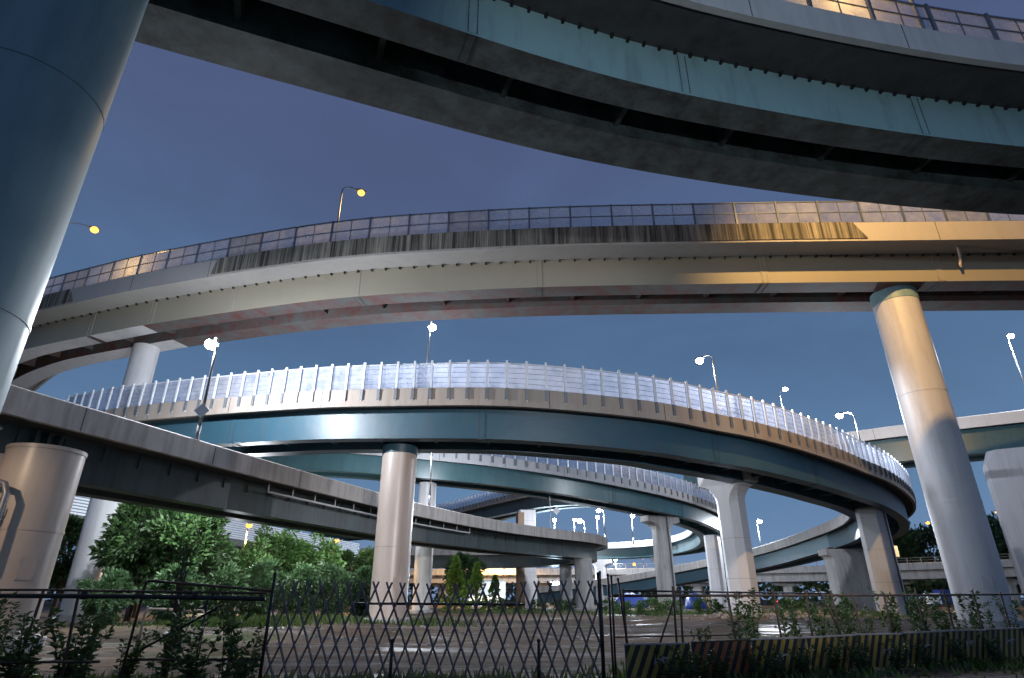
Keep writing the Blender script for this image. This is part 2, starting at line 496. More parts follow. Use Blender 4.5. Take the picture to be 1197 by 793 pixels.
def noise_barrier(name, label, path, n, z0, h, s0, s1, bay, group, drop=0.85):
    mid = path.pt((s0 + s1) / 2, n, z0)
    root = thing(name, mid, label, 'noise barrier', group)
    mb = MB()
    sweep(mb, path, rect(n - 0.03, n + 0.03, z0 + h - 0.07, z0 + h), s0, s1)
    mb.build('top_rail', M['galv'], root)
    ss = path.samples(s0, s1, bay)
    for i, s in enumerate(ss):
        p, T, N = path.at(s); a = math.atan2(T.y, T.x)
        mb = MB()
        mb.box(path.pt(s, n - 0.12, z0 + (h + 0.12 - drop) / 2), (0.07, 0.12, h + 0.12 + drop), a)
        mb.box(path.pt(s, n - 0.19, z0 + (h + 0.12) / 2), (0.15, 0.02, h + 0.12), a)
        mb.cur = 1
        mb.box(path.pt(s, n - 0.20, z0 - drop * 0.5), (0.20, 0.10, drop * 0.86), a)
        mb.build('post', [M['galv'], M['poled']], root)
        if i < len(ss) - 1:
            mb = MB()
            sweep(mb, path, rect(n - 0.006, n + 0.006, z0 + 0.02, z0 + h - 0.075), s + 0.05, ss[i + 1] - 0.05, 0.7)
            mb.cur = 1
            for k in range(1, 5):
                zz = z0 + h * k / 5
                sweep(mb, path, rect(n - 0.022, n - 0.008, zz - 0.012, zz + 0.012), s + 0.05, ss[i + 1] - 0.05, 0.7)
            mb.build('panel', [PB[(i * 5 + i // 4) % len(PB)], M['poled']], root)
    return root

# ------------------------------------------------------------------ ground
def gz(x, y):
    """height of the site ground"""
    f = min(1, max(0, (y - 19) / 8)) * min(1, max(0, (170 - y) / 40))
    h = 0.24 * noise.noise(Vector((x * 0.12, y * 0.2, 1.7))) + 0.09 * noise.noise(Vector((x * 0.5, y * 0.8, 5.1))) + 0.04 * noise.noise(Vector((x * 1.6, y * 2.2, 9.3)))
    m = 0.55 * math.exp(-((x - 21) ** 2 / 90 + (y - 50) ** 2 / 20)) + 0.35 * math.exp(-((x + 14) ** 2 / 60 + (y - 38) ** 2 / 30))
    return f * (h + m)

xs = [-900, -500, -300, -180, -120, -90] + [-70 + 0.9 * i for i in range(150)] + [70, 90, 120, 180, 300, 500, 900]
ys = [-300, -150, -80, -40, -20, -10, 0] + [5 + 0.55 * i for i in range(160)] + [96, 104, 115, 130, 150, 180, 240, 350, 600, 1400]
mb = MB()
mb.v = [(x, y, gz(x, y)) for y in ys for x in xs]
nx = len(xs)
mb.f = [(j * nx + i, j * nx + i + 1, (j + 1) * nx + i + 1, (j + 1) * nx + i) for j in range(len(ys) - 1) for i in range(nx - 1)]
mb.mi = [0] * len(mb.f)
def ground_mat():
    m = bpy.data.materials.new('wet_dirt'); m.use_nodes = True
    t = m.node_tree; b = t.nodes['Principled BSDF']
    b.inputs['Specular IOR Level'].default_value = 0.2
    g = t.nodes.new('ShaderNodeNewGeometry')
    mp = t.nodes.new('ShaderNodeMapping'); mp.inputs['Scale'].default_value = (0.10, 0.40, 1)
    t.links.new(g.outputs['Position'], mp.inputs['Vector'])
    n1 = t.nodes.new('ShaderNodeTexNoise'); n1.inputs['Scale'].default_value = 1.0; n1.inputs['Detail'].default_value = 9; n1.inputs['Roughness'].default_value = 0.68
    t.links.new(mp.outputs[0], n1.inputs['Vector'])
    cr = t.nodes.new('ShaderNodeValToRGB'); el = cr.color_ramp.elements
    el[0].position = 0.38; el[0].color = (0.045, 0.04, 0.04, 1)
    el[1].position = 0.67; el[1].color = (0.38, 0.35, 0.33, 1)
    for pp, cc in ((0.44, (0.12, 0.082, 0.058, 1)), (0.50, (0.16, 0.115, 0.085, 1)), (0.535, (0.065, 0.05, 0.042, 1)), (0.57, (0.27, 0.23, 0.20, 1)), (0.61, (0.12, 0.10, 0.09, 1))):
        q = el.new(pp); q.color = cc
    t.links.new(n1.outputs['Fac'], cr.inputs['Fac'])
    # green growth in patches
    n2 = t.nodes.new('ShaderNodeTexNoise'); n2.inputs['Scale'].default_value = 0.13; n2.inputs['Detail'].default_value = 7
    t.links.new(g.outputs['Position'], n2.inputs['Vector'])
    mr = t.nodes.new('ShaderNodeMapRange'); mr.inputs['From Min'].default_value = 0.56; mr.inputs['From Max'].default_value = 0.64; mr.inputs['To Max'].default_value = 0.75
    t.links.new(n2.outputs['Fac'], mr.inputs['Value'])
    mx = t.nodes.new('ShaderNodeMix'); mx.data_type = 'RGBA'; mx.inputs[7].default_value = (0.06, 0.085, 0.025, 1)
    t.links.new(mr.outputs[0], mx.inputs[0]); t.links.new(cr.outputs[0], mx.inputs[6])
    t.links.new(mx.outputs[2], b.inputs['Base Color'])
    # puddles: smooth where the first noise is low
    r2 = t.nodes.new('ShaderNodeMapRange'); r2.inputs['From Min'].default_value = 0.39; r2.inputs['From Max'].default_value = 0.44
    r2.inputs['To Min'].default_value = 0.42; r2.inputs['To Max'].default_value = 0.9
    t.links.new(n1.outputs['Fac'], r2.inputs['Value']); t.links.new(r2.outputs[0], b.inputs['Roughness'])
    n3 = t.nodes.new('ShaderNodeTexNoise'); n3.inputs['Scale'].default_value = 3.5; n3.inputs['Detail'].default_value = 8; n3.inputs['Roughness'].default_value = 0.7
    t.links.new(g.outputs['Position'], n3.inputs['Vector'])
    r3 = t.nodes.new('ShaderNodeMapRange'); r3.inputs['From Min'].default_value = 0.42; r3.inputs['From Max'].default_value = 0.5
    t.links.new(n1.outputs['Fac'], r3.inputs['Value'])
    bp = t.nodes.new('ShaderNodeBump'); bp.inputs['Distance'].default_value = 0.25
    t.links.new(r3.outputs[0], bp.inputs['Strength']); t.links.new(n3.outputs['Fac'], bp.inputs['Height']); t.links.new(bp.outputs[0], b.inputs['Normal'])
    return m
g = mb.build('ground', ground_mat(), None, True)
tag(g, 'muddy open ground with puddles under the viaducts', 'ground', None, 'structure')

# the lane outside the fence (right edge of the picture)
mb = MB()
mb.add([(-60, -6, 0.012), (-60, 8.2, 0.012), (1.5, 10.2, 0.012), (60, 34.9, 0.012), (60, -6, 0.012)], [(4, 3, 2, 1, 0)][::-1])
tag(mb.build('road', M['asphalt']), 'dark asphalt lane in front of the fence', 'road', None, 'structure')

# ------------------------------------------------------------------ viaducts
# top ramp, passing overhead
pT = Path([(-40, -15, 20), (-30, -1, 20), (-21, 6.8, 20), (-13, 10.5, 20), (-4.86, 13.7, 20), (3.3, 16.75, 20), (10.66, 18.65, 20), (18.75, 20.2, 20), (27, 21.2, 20), (36, 21.6, 20), (48, 20.6, 20), (62, 17.5, 20)])
sT = lambda x, y: pT.near(x, y)
viaduct('curved_viaduct', 'teal twin box girder ramp passing overhead at the top, nearest of the viaducts', pT,
        dict(web=M['teal'], web_shade=M['teal_dirt_shade'], splice=M['teal_dirt_shade'], par=M['conc_b'], under=M['under']), 2.0, 1.3, 1.5, 1.9, 2.3, 1.35, joints=[sT(-1.3, 15.2), sT(7, 17.8), sT(18, 20.1), sT(33, 21.5), sT(-14, 10.2)], soff=M['teal_dirt_shade'], dots=(sT(-10, 12), sT(58, 18)))  # far girder and cross beams coloured dark, as shade between the boxes
railing('panel_railing', 'blue grey railing with frosted panels on the ramp overhead at the top right', pT, -2.12, 3.65, 1.7, sT(3, 16.7), sT(48, 20.6), 3.0, M['frame'], PA, 'panel railings on the upper ramps', post_w=0.14)

# second ramp, long cream arc across the picture
K = 1.2
A0 = [(-37.58, 41.38), (-34.07, 39.74), (-27.59, 37.33), (-25.01, 36.40), (-19.59, 34.75), (-14.36, 33.30), (-10.46, 32.40), (-6.14, 31.75), (0.08, 31.16), (5.14, 30.85), (10.19, 30.70), (15.16, 30.53), (20.13, 30.42), (29.85, 30.23)]
A0 = [(-58, 58), (-48, 48.8), (-42.5, 44.4)] + A0 + [(40, 30.1), (52, 30.2)]
pA = Path([(x * K, y * K, 21.9) for x, y in A0])
sA = lambda x: pA.near(x * K, [yy for xx, yy in A0 if xx >= x][0] * K)
viaduct('curved_viaduct', 'cream ramp sweeping across the upper half of the picture with black stained parapet', pA,
        dict(web=M['cream'], web_shade=M['redsoff'], splice=M['conc'], par=M['pale'], under=M['pale']), 1.75, 1.5, 1.55, 1.7, 2.2, 1.42,  # far box and beams take the dark soffit colour as painted shade
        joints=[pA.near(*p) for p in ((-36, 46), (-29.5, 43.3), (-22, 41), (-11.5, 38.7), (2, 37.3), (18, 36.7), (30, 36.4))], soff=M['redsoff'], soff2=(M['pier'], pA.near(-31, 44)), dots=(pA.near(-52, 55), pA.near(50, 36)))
railing('panel_railing', 'dark railing with frosted panels along the cream ramp', pA, -1.87, 3.62, 1.9, pA.near(-56, 56), pA.near(45, 36.2), 2.9, M['frame'], PA, 'panel railings on the upper ramps', post_w=0.12)
# blackened facings on its parapet
for (xa, xb, lab) in ((-40.2, -36.6, 'short black streaked facing on the cream ramp near the left end'), (-22.5, 23.8, 'long black streaked concrete facing along the cream ramp parapet')):
    s0, s1 = pA.near(xa, 46 if xa < -30 else 41), pA.near(xb, 36.5 if xb > 0 else 46)
    mb = MB(); rings = []
    ss = pA.samples(s0, s1)
    for s in ss:
        ring = []
        for n, z, sh in ((-2.10, 2.26, 0.9 if s == ss[-1] else 0), (-2.036, 2.26, 0), (-2.036, 3.60, 0), (-2.10, 3.60, 0.0)):
            d = 0
            if s == ss[0] and z > 3: d = 0.4
            if s == ss[-1] and z < 3: d = 0.8
            ring.append(pA.pt(s + d, n, z))
        rings.append(ring[::-1])
    mb.loft(rings)
    tag(mb.build('concrete_facing', M['stain']), lab, 'concrete facing', 'blackened parapet facings')

# third ramp: the loop with the glazed noise barrier
pB = Path([(-62, 76, 13.4), (-54, 64, 13.0), (-46, 55, 12.6), (-36, 48, 12.2), (-27, 44, 11.9), (-18.06, 41.0, 11.6), (-13, 39.4, 11.4), (-7.6, 38.2, 11.15), (0.08, 36.9, 10.75), (9.06, 38.3, 10.3), (12.9, 40.0, 10.1), (16.5, 41.7, 9.97), (20.8, 44.5, 9.8), (26.7, 49.3, 9.67), (30, 52.4, 9.6), (35.5, 57.3, 9.35), (43, 66.5, 8.8), (47, 76, 8.2), (47.8, 88, 7.5), (46, 103, 6.3), (40.5, 116, 5.1), (33.5, 125, 3.9), (26, 132, 2.7), (17, 139, 1.6), (8, 145, 0.7)])
viaduct('curved_viaduct', 'dark teal loop ramp in the middle with glazed barrier, curling away at the right', pB,
        dict(web=M['steel'], par=M['beige'], under=M['under']), 0.75, 0.95, 2.3, 1.2, 2.0, 1.12, beam=4.0, far_par=M['conc'],
        joints=[pB.near(*p) for p in ((-20, 41.8), (-2, 37.3), (14, 40.6), (24, 47))])
noise_barrier('noise_barrier', 'long glazed noise barrier with pale posts on the middle loop ramp', pB, -0.9, 3.12, 1.75, pB.near(-37, 48.5), pB.near(46, 73), 1.2, 'glazed noise barriers')

# fourth ramp: the loop behind it
pC = Path([(-70, 78, 16.4), (-50, 71, 15.7), (-36, 68, 15.2), (-21.8, 67.0, 14.8), (-13.8, 67.4, 14.3), (-8.0, 68.0, 13.9), (-2.6, 69.3, 13.6), (2.2, 71.0, 13.3), (7.0, 73.2, 13.0), (14.6, 77.8, 12.5), (21.8, 83.6, 12.1), (28.2, 90.5, 11.7), (34, 99, 11.1), (37.4, 109, 10.3), (37, 120, 9.7), (32, 130, 9.4), (22, 136, 9.2), (10, 138, 9.1), (-5, 138, 9.0), (-25, 136, 9.0)])
viaduct('curved_viaduct', 'green teal loop ramp behind the middle one, second with a glazed barrier', pC,
        dict(web=M['steel_c'], par=M['conc_b'], under=M['under']), 0.75, 0.95, 2.3, 1.2, 2.0, 1.1, beam=4.5, joints=[pC.near(13, 77), pC.near(24, 85.6)])
noise_barrier('noise_barrier', 'glazed noise barrier on the loop ramp behind the middle one', pC, -0.9, 3.1, 1.75, pC.near(-30, 67.3), pC.near(36, 104), 1.38, 'glazed noise barriers')

# the near left ramp with plain parapets
E0 = [(-26, -14), (-24, -2), (-22.2, 8), (-20.9, 16), (-19.81, 21.71), (-18.08, 26.42), (-16.45, 31.3), (-14.1, 38.2), (-9.96, 49.2), (-7.97, 54.0), (-5.47, 59.0), (-2.87, 63.6), (0.93, 69.4), (5.06, 74.3), (8.54, 77.8), (11.6, 82.0), (13.4, 87), (13.6, 93), (11.5, 101), (6, 107), (-3, 110), (-25, 111)]
pE = Path([(x, y, 6.3) for x, y in E0])
ovE = 1.3
# the outer parapet face follows E0, so the girder line lies inward of it
ptsE = []
for i in range(0, len(E0)):
    s = pE.near(*E0[i]); ptsE.append(tuple(pE.pt(s, ovE + 0.28, 0)))
pE = Path(ptsE)
viaduct('curved_viaduct', 'low ramp with plain grey parapet coming in at the left edge', pE,
        dict(web=M['steel_e'], par=M['conc'], under=M['under']), ovE, 0.9, 1.7, 1.0, 1.9, 1.02, beam=5.0)

eroot = [o for o in bpy.data.objects if o.get('label', '').startswith('low ramp with plain')][0]
for s in pE.samples(pE.near(-19, 20), pE.near(2, 70), 1.9):
    p, T, N = pE.at(s); mb = MB()
    mb.box(pE.pt(s, -0.045, 1.45), (0.04, 0.09, 0.62), math.atan2(T.y, T.x))
    mb.build('stiffener', M['steel_e'], eroot)
for s in (pE.near(-18.6, 24.6),):
    p, T, N = pE.at(s)
    for k in range(3):
        mb = MB(); mb.box(pE.pt(s - 0.5 + 0.5 * k, -0.2, 0.9), (0.16, 0.4, 1.7), math.atan2(T.y, T.x)); mb.build('stiffener', M['steel_e'], eroot)

# ramp seen from below, far behind the middle
pF = Path([(-60, 190, 17.5), (-36, 168, 17), (-22, 150, 16.6), (-9.5, 130.5, 16.4), (3, 110.5, 16.4), (8, 104, 16.1), (13, 98.5, 15.6)])
viaduct('curved_viaduct', 'distant ramp with rust brown parapet seen from below behind the loops', pF,
        dict(web=M['steel_e'], par=M['beige'], under=M['under']), 1.4, 1.3, 2.2, 1.3, 2.0, 0.95)
noise_barrier('noise_barrier', 'glazed noise barrier on the distant rust brown ramp', pF, -1.55, 2.95, 1.8, pF.near(-25, 154), pF.near(11, 101), 1.4, 'glazed noise barriers')

# straight viaduct at the right behind the loop
pG = Path([(26, 90.5, 17.2), (34, 84.4, 17.2), (45.4, 76, 17.2), (54, 70, 17.2), (59.6, 66.7, 17.2), (72, 59, 17.2), (95, 45, 17.2)])
viaduct('straight_viaduct', 'straight high viaduct with pale parapet behind the tall round pier at the right', pG,
        dict(web=M['steel_c'], par=M['white'], under=M['under']), 1.2, 1.4, 2.5, 1.4, 2.9, 1.3)

# low expressway at the back
pH = Path([(-170, 168, 5.2), (-60, 165, 5.2), (5, 161, 5.2), (30, 158, 5.2), (60, 151.5, 5.2), (84, 141.5, 5.4), (103, 130, 5.7), (125, 113, 6.0), (150, 92, 6.0)])
viaduct('low_expressway', 'long low concrete expressway running across the background', pH,
        dict(web=M['pier_c'], par=M['conc'], under=M['pier_c']), 1.4, 2.0, 4.0, 2.0, 1.9, 1.3, beam=9, group='low expressways at the back')
railing('guard_rail', 'thin pipe guard rail on top of the low background expressway', pH, -1.55, 3.2, 1.1, pH.near(-20, 163), pH.near(135, 105), 2.6, M['beige'], [M['conc']], 'guard rails at the back', mids=1, post_w=0.16, half_posts=False)
for o in [c for c in bpy.data.objects if c.name.startswith('guard_rail')][0].children[:]:
    if o.name.startswith('panel'):
        bpy.data.objects.remove(o, do_unlink=True)

# white slatted noise wall far left, on a ramp of its own
pJ = Path([(-49, 40, 7.0), (-47, 54, 7.0), (-45.5, 63, 7.0), (-42, 82, 7.0), (-34.5, 122, 7.0), (-28, 150, 7.0)])
viaduct('curved_viaduct', 'distant ramp with white slatted wall behind the trees at the left', pJ,
        dict(web=M['steel_e'], par=M['steel_e'], under=M['under']), 1.2, 1.4, 2.5, 1.4, 1.5, 0.8)
rw = thing('slatted_wall', (-43, 80, 9), 'white slatted noise wall on the distant ramp behind the trees', 'noise wall')
for i, s in enumerate(pJ.samples(pJ.near(-46, 60), pJ.near(-33, 130), 4.0)[:-1]):
    mb = MB()
    for k in range(9):
        sweep(mb, pJ, rect(-1.42, -1.34, 2.32 + k * 0.30, 2.52 + k * 0.30), s + 0.1, s + 3.85, 4)
    mb.build('slat_panel', M['white'], rw)
    mb = MB(); mb.box(pJ.pt(s, -1.4, 3.7), (0.14, 0.2, 2.85)); mb.build('post', M['galv'], rw)

# ------------------------------------------------------------------ piers
def ring(cx, cy, z, rx, ry, yaw, n=28, power=2.0):
    out = []
    for k in range(n):
        a = 2 * math.pi * k / n
        c, s = math.cos(a), math.sin(a)
        x = rx * math.copysign(abs(c) ** (2 / power), c); y = ry * math.copysign(abs(s) ** (2 / power), s)
        out.append((cx + x * math.cos(yaw) - y * math.sin(yaw), cy + x * math.sin(yaw) + y * math.cos(yaw), z))
    return out

def round_pier(x, y, z1, r, m, label, name='round_pier', cap=None, seams=(), z0=-0.4, cap_m=None):
    root = thing(name, (x, y, 0), label, 'bridge pier', 'bridge piers')
    mb = MB()
    n = 40
    mb.loft([ring(x, y, z, r, r, 0, n) for z in (z0, z1 * 0.25, z1 * 0.5, z1 * 0.75, z1)])
    sh_ = shade_auto(mb.build('shaft', m, root), 40)
    for z in seams:
        mb = MB(); mb.loft([ring(x, y, z + dz, r + 0.018, r + 0.018, 0, n) for dz in (-0.05, 0.05)])
        shade_auto(mb.build('weld_band', m, sh_), 40)
    if cap:
        mb = MB(); mb.loft([ring(x, y, z1 - cap, r + 0.03, r + 0.03, 0, n), ring(x, y, z1 + 0.01, r + 0.03, r + 0.03, 0, n)])
        shade_auto(mb.build('cap', cap_m or m, root), 40)
    an = math.atan2(-y, -x) + 0.35
    mb = MB(); mb.box((x + (r + 0.004) * math.cos(an), y + (r + 0.004) * math.sin(an), 2.4), (0.03, 0.5, 0.7), an)
    for dz in (-0.27, 0.27):
        for dy in (-0.2, 0.2):
            mb.box((x + (r + 0.02) * math.cos(an) - dy * math.sin(an), y + (r + 0.02) * math.sin(an) + dy * math.cos(an), 2.4 + dz), (0.03, 0.05, 0.05), an)
    mb.build('access_hatch', m, root)
    mb = MB(); mb.loft([ring(x, y, z, r + d, r + d, 0, 32) for z, d in ((-0.3, 0.35), (0.35, 0.35), (0.42, 0.28))])
    mb.build('footing', M['pier_c'], root)
    return root

def poly_ring(cx, cy, z, hw, hd, ch, yaw):
    p = [(-hw, -hd + ch), (-hw + ch, -hd), (hw - ch, -hd), (hw, -hd + ch), (hw, hd - ch), (hw - ch, hd), (-hw + ch, hd), (-hw, hd - ch)]
    c, s = math.cos(yaw), math.sin(yaw)
    return [(cx + x * c - y * s, cy + x * s + y * c, z) for x, y in p]

def head_pier(x, y, z1, hw, hd, yaw, m, label, head=None, z0=-0.4, ch=0.5, name='hammerhead_pier', bearings=True, pipe=0):
    """chamfered shaft, flared crosshead, bearings"""
    root = thing(name, (x, y, 0), label, 'bridge pier', 'bridge piers')
    hh = head[1] if head else 0
    mb = MB()
    mb.loft([poly_ring(x, y, z, hw, hd, ch, yaw) for z in (z0, z1 * 0.5, z1 - hh)])
    shf = mb.build('shaft', m, root)
    k_ = 1
    while k_ * 2.9 < z1 - hh - 0.6:
        mb = MB(); mb.loft([poly_ring(x, y, k_ * 2.9 + dz, hw + 0.004, hd + 0.004, ch, yaw) for dz in (-0.018, 0.018)])
        mb.build('formwork_seam', M['conc'], shf); k_ += 1
    if pipe:
        mb = MB(); c, s = math.cos(yaw), math.sin(yaw)
        q = lambda a, b, z: (x + a * c - b * s, y + a * s + b * c, z)
        mb.tube([q(pipe * hw * 0.5, -hd - 0.5, z1 + 0.4), q(pipe * hw * 0.5, -hd - 0.12, z1 - 0.5), q(pipe * hw * 0.5, -hd - 0.12, 0)], 0.09, 8)
        mb.build('down_pipe', M['poled'], root, True)
        for zz in (1.5, 3.5, 5.5, 7.5):
            if zz < z1 - 1:
                mb = MB(); mb.box(q(pipe * hw * 0.5, -hd - 0.09, zz), (0.3, 0.2, 0.06), yaw); mb.build('pipe_clamp', M['poled'], root)
    if head:
        hx = head[0]; mb = MB()
        rings = [poly_ring(x, y, z1 - hh, hw, hd, ch, yaw)]
        for t in (0.25, 0.5, 0.75, 1.0):
            e_ = hw + (hx - hw) * (1 - math.sqrt(max(0, 1 - t * t)))
            rings.append(poly_ring(x, y, z1 - hh + (hh - 0.75) * t, e_, hd, ch * (1 - t * 0.6), yaw))
        rings.append(poly_ring(x, y, z1, hx, hd, 0.15, yaw))
        mb.loft(rings); mb.build('crosshead', m, root)
    if bearings:
        w = (head[0] if head else hw) * 0.66
        for sg in (-1, 1):
            mb = MB(); c, s = math.cos(yaw), math.sin(yaw)
            mb.box((x + sg * w * c, y + sg * w * s, z1 + 0.11), (0.7, 0.7, 0.24), yaw)
            mb.build('bearing', M['black'], root)
    return root

def centre(path, x, y, off):
    s = path.near(x, y); p = path.pt(s, off, 0); T = path.at(s)[1]
    return p, math.atan2(T.y, T.x)

round_pier(-13.1, 12.1, 20.05, 1.7, M['pier_t'], 'huge dark teal round pier cut off by the left edge', seams=(7.5, 14.0))
round_pier(-32.4, 48.4, 21.95, 1.05, M['pier'], 'pale round pier under the left end of the cream ramp', seams=(9.5, 15.5))
round_pier(27.9, 38.4, 21.95, 1.45, M['pier'], 'tall round pier at the right, half lit orange', cap=0.9, seams=(7.0, 14.2), cap_m=M['pier_t'])  # dark cap colour paints in the shadow below the deck overhang
k4 = round_pier(-16.6, 21.0, 6.35, 1.16, M['pier_w'], 'short stout round pier at the left edge with drain pipe', cap=0.12, seams=(3.6,))
mb = MB(); mb.box((-19.2, 21.6, 5.6), (3.4, 1.5, 1.35), 0.25); mb.build('crossbeam', M['pier_w'], k4)
mb = MB(); mb.loft([ring(-20.9, 21.4, z, 0.9, 0.9, 0, 28) for z in (-0.3, 6.2)]); shade_auto(mb.build('second_shaft', M['pier_w'], k4), 40)
mb = MB(); mb.box((-16.55, 19.83, 4.05), (0.3, 0.04, 0.26), 0.0); mb.build('plate', M['conc'], k4)
round_pier(-7.75, 40.7, 11.12, 1.17, M['pier_w'], 'round brownish pier standing in the middle behind the lattice gate', cap=0.55, seams=(4.6,), cap_m=M['steel'])
round_pier(-9.9, 70.8, 14.0, 1.0, M['pier'], 'pale slim round pier just behind the brownish middle one', seams=(5.0,))
p, a = centre(pB, 20.6, 44.4, 5.3)
head_pier(p.x, p.y, 10.75, 1.0, 0.95, a + R(90), M['pier'], 'large hammerhead pier with pale front face under the middle loop', head=(2.3, 2.2))
p, a = centre(pB, 36.6, 58.6, 2.1)
head_pier(p.x, p.y, 9.65, 1.3, 1.15, a, M['pier'], 'pale chamfered pier under the outer bend of the middle loop', ch=0.45, bearings=False, name='chamfered_pier', pipe=-0.9)
head_pier(20.6, 85.6, 12.0, 1.15, 1.05, R(22), M['pier_c'], 'hammerhead pier under the bend of the second loop', head=(2.6, 2.0), pipe=0.6)
head_pier(32.3, 100.5, 10.9, 1.1, 1.1, R(55), M['pier'], 'pale pier under the far tip of the second loop', ch=0.4, bearings=False, name='chamfered_pier')
head_pier(30.0, 127.5, 9.35, 1.0, 1.0, R(110), M['pier'], 'slim far pier seen left of the second loop hammerhead pier', head=(2.2, 1.6))
head_pier(18.6, 133.2, 9.1, 1.15, 1.0, R(165), M['pier'], 'far pale pier with spread head beside the low ramp tip', head=(2.6, 1.6))
p, a = centre(pB, 47.6, 84, 3.1)
head_pier(p.x, p.y, 7.55, 2.75, 1.2, a + R(90), M['pier_c'], 'wide wall pier with stained concrete carrying the descending loop ramp', ch=0.3, head=(3.3, 1.3), name='wall_pier')
round_pier(9.3, 82.6, 6.3, 1.15, M['pier_c'], 'short round pier under the rounded tip of the low ramp')
round_pier(8.4, 99.5, 6.3, 0.95, M['pier'], 'short pale round pier behind the low ramp tip')
p, a = centre(pF, 2.2, 112, 3.4)
kk = head_pier(2.6, 113, 16.4, 1.55, 1.35, R(12), M['pier'], 'tall square pier with one brown side behind the low ramp', ch=0.25, bearings=False, name='square_pier')
mb = MB(); mb.box((2.6 - 1.62, 113 - 0.35 - 0.38, 8.0), (0.12, 2.1, 15.9), R(12)); mb.build('brown_facing', M['brown'], kk)
mb = MB(); mb.box((2.6 - 0.95, 113 - 1.55, 8.0), (1.15, 0.12, 15.9), R(12)); mb.build('brown_facing', M['brown'], kk)

# portal pier at the right edge
pg_ = thing('portal_pier', (58.5, 67.5, 0), 'grey portal pier with chamfered corner at the right edge', 'bridge pier', 'bridge piers')
yaw = R(-34)
def loc_(x, y): return (58.9 + x * math.cos(yaw) - y * math.sin(yaw), 66.6 + x * math.sin(yaw) + y * math.cos(yaw))
for sx_, hw in ((-3.0, 1.75), (5.6, 1.75)):
    c = loc_(sx_, 0); mb = MB()
    mb.loft([poly_ring(c[0], c[1], z, hw * k, 1.5, 0.25, yaw) for z, k in ((-0.4, 1.0), (8, 1.0), (14.9, 1.0))])
    mb.build('leg', M['pier'], pg_)
c = loc_(1.3, 0); mb = MB()
mb.loft([poly_ring(c[0], c[1], z, hw, 1.5, ch, yaw) for z, hw, ch in ((14.0, 6.05, 0.25), (15.6, 6.05, 0.25), (17.15, 5.4, 0.8))])
mb.build('crossbeam', M['pier'], pg_)

# expressway piers
for i, (x, y) in enumerate(((-18, 165.5), (8.5, 163.5), (26, 161.5), (46, 157.5), (66, 152), (86, 143), (104, 132.5))):
    names = ['far left', 'left middle', 'middle', 'right of middle', 'right', 'farther right', 'rightmost']
    head_pier(x, y + 1.5, 5.25, 1.1, 0.9, R(-8), M['pier_c'], 'squat column under the low expressway, %s of seven' % ['first from the left', 'second from the left', 'third from the left', 'the fourth', 'third from the right', 'second from the right', 'first from the right'][i],
              head=(3.3, 1.2), bearings=False, name='expressway_column')

# ------------------------------------------------------------------ lamps
def light(name, loc, col, power, parent, r=0.25, spot=None):
    l = bpy.data.lights.new(name, 'SPOT' if spot else 'POINT')
    l.color = col; l.energy = power; l.shadow_soft_size = r
    o = bpy.data.objects.new(name, l); COL.objects.link(o)
    if parent is not None:
        o.parent = parent; o.location = Vector(loc) - parent.location
    else: o.location = loc
    if spot:
        l.spot_size = spot[1]; l.spot_blend = spot[2]
        o.rotation_euler = (Vector(spot[0]) - Vector(loc)).to_track_quat('-Z', 'Y').to_euler()
    return o
WHT = (0.86, 0.92, 1.0); SOD = (1.0, 0.58, 0.18)
def lamp(x, y, zb, zh, label, arm=(0.0, -0.9), warm=False, power=4000, br=0.24, sign=False, pr=0.075, dark=False, group='street lamps on the ramps', down=True, aim=None):
    root = thing('street_lamp', (x, y, zb), label, 'street lamp', group)
    pm = M['poled'] if dark else M['pole']
    mb = MB(); mb.tube([(x, y, zb - 0.35), (x, y, zb + 0.9)], pr * 1.5, 10); mb.tube([(x, y, zb + 0.88), (x, y, zh - 0.35)], [pr * 1.15, pr * 0.7], 10)
    mb.build('pole', pm, root, True)
    hx, hy = x + arm[0], y + arm[1]
    br *= 1.15
    if not warm: arm = (arm[0] * 1.9, arm[1] * 1.9)
    hx, hy = x + arm[0], y + arm[1]
    mb = MB(); mb.tube([(x, y, zh - 0.37), (x + arm[0] * 0.12, y + arm[1] * 0.12, zh - 0.05), (x + arm[0] * 0.4, y + arm[1] * 0.4, zh + 0.16), (hx, hy, zh + 0.2)], pr * 0.6, 8)
    mb.build('arm', pm, root, True)
    a = math.atan2(arm[1], arm[0])
    mb = MB(); mb.loft([poly_ring(hx, hy, zh + dz, 0.42 * k, 0.19 * k, 0.08 * k, a) for dz, k in ((0.10, 1.0), (0.20, 1.0), (0.30, 0.7))])
    lh = mb.build('lamp_head', pm, root)
    mb = MB(); mb.ellipsoid((hx, hy, zh), (br, br, br * 0.85), 14, 10)
    mb.build('bulb', M['sod'] if warm else M['ledw'], lh, True)
    if sign:
        mb = MB(); c = Vector((x, y - 0.12, zb + 1.7)); h = 0.42
        mb.add([c + Vector((0, 0, -h)), c + Vector((h, 0, 0)), c + Vector((0, 0, h)), c + Vector((-h, 0, 0)),
                c + Vector((0, 0.03, -h)), c + Vector((h, 0.03, 0)), c + Vector((0, 0.03, h)), c + Vector((-h, 0.03, 0))],
               [(0, 1, 2, 3), (7, 6, 5, 4), (0, 4, 5, 1), (1, 5, 6, 2), (2, 6, 7, 3), (3, 7, 4, 0)])
        mb.build('sign_plate', M['white'], root)
    if power:
        lc = (1.0, 0.76, 0.52) if 'short pier' in label else (SOD if warm else WHT)
        p = (hx, hy, zh - br - 0.2)
        light('lamp_light', p, lc, power, root, 0.2, spot=(aim or (p[0], p[1], 0), R(170 if not aim else 120), 0.25 if not aim else 0.7) if down else None)
    return root

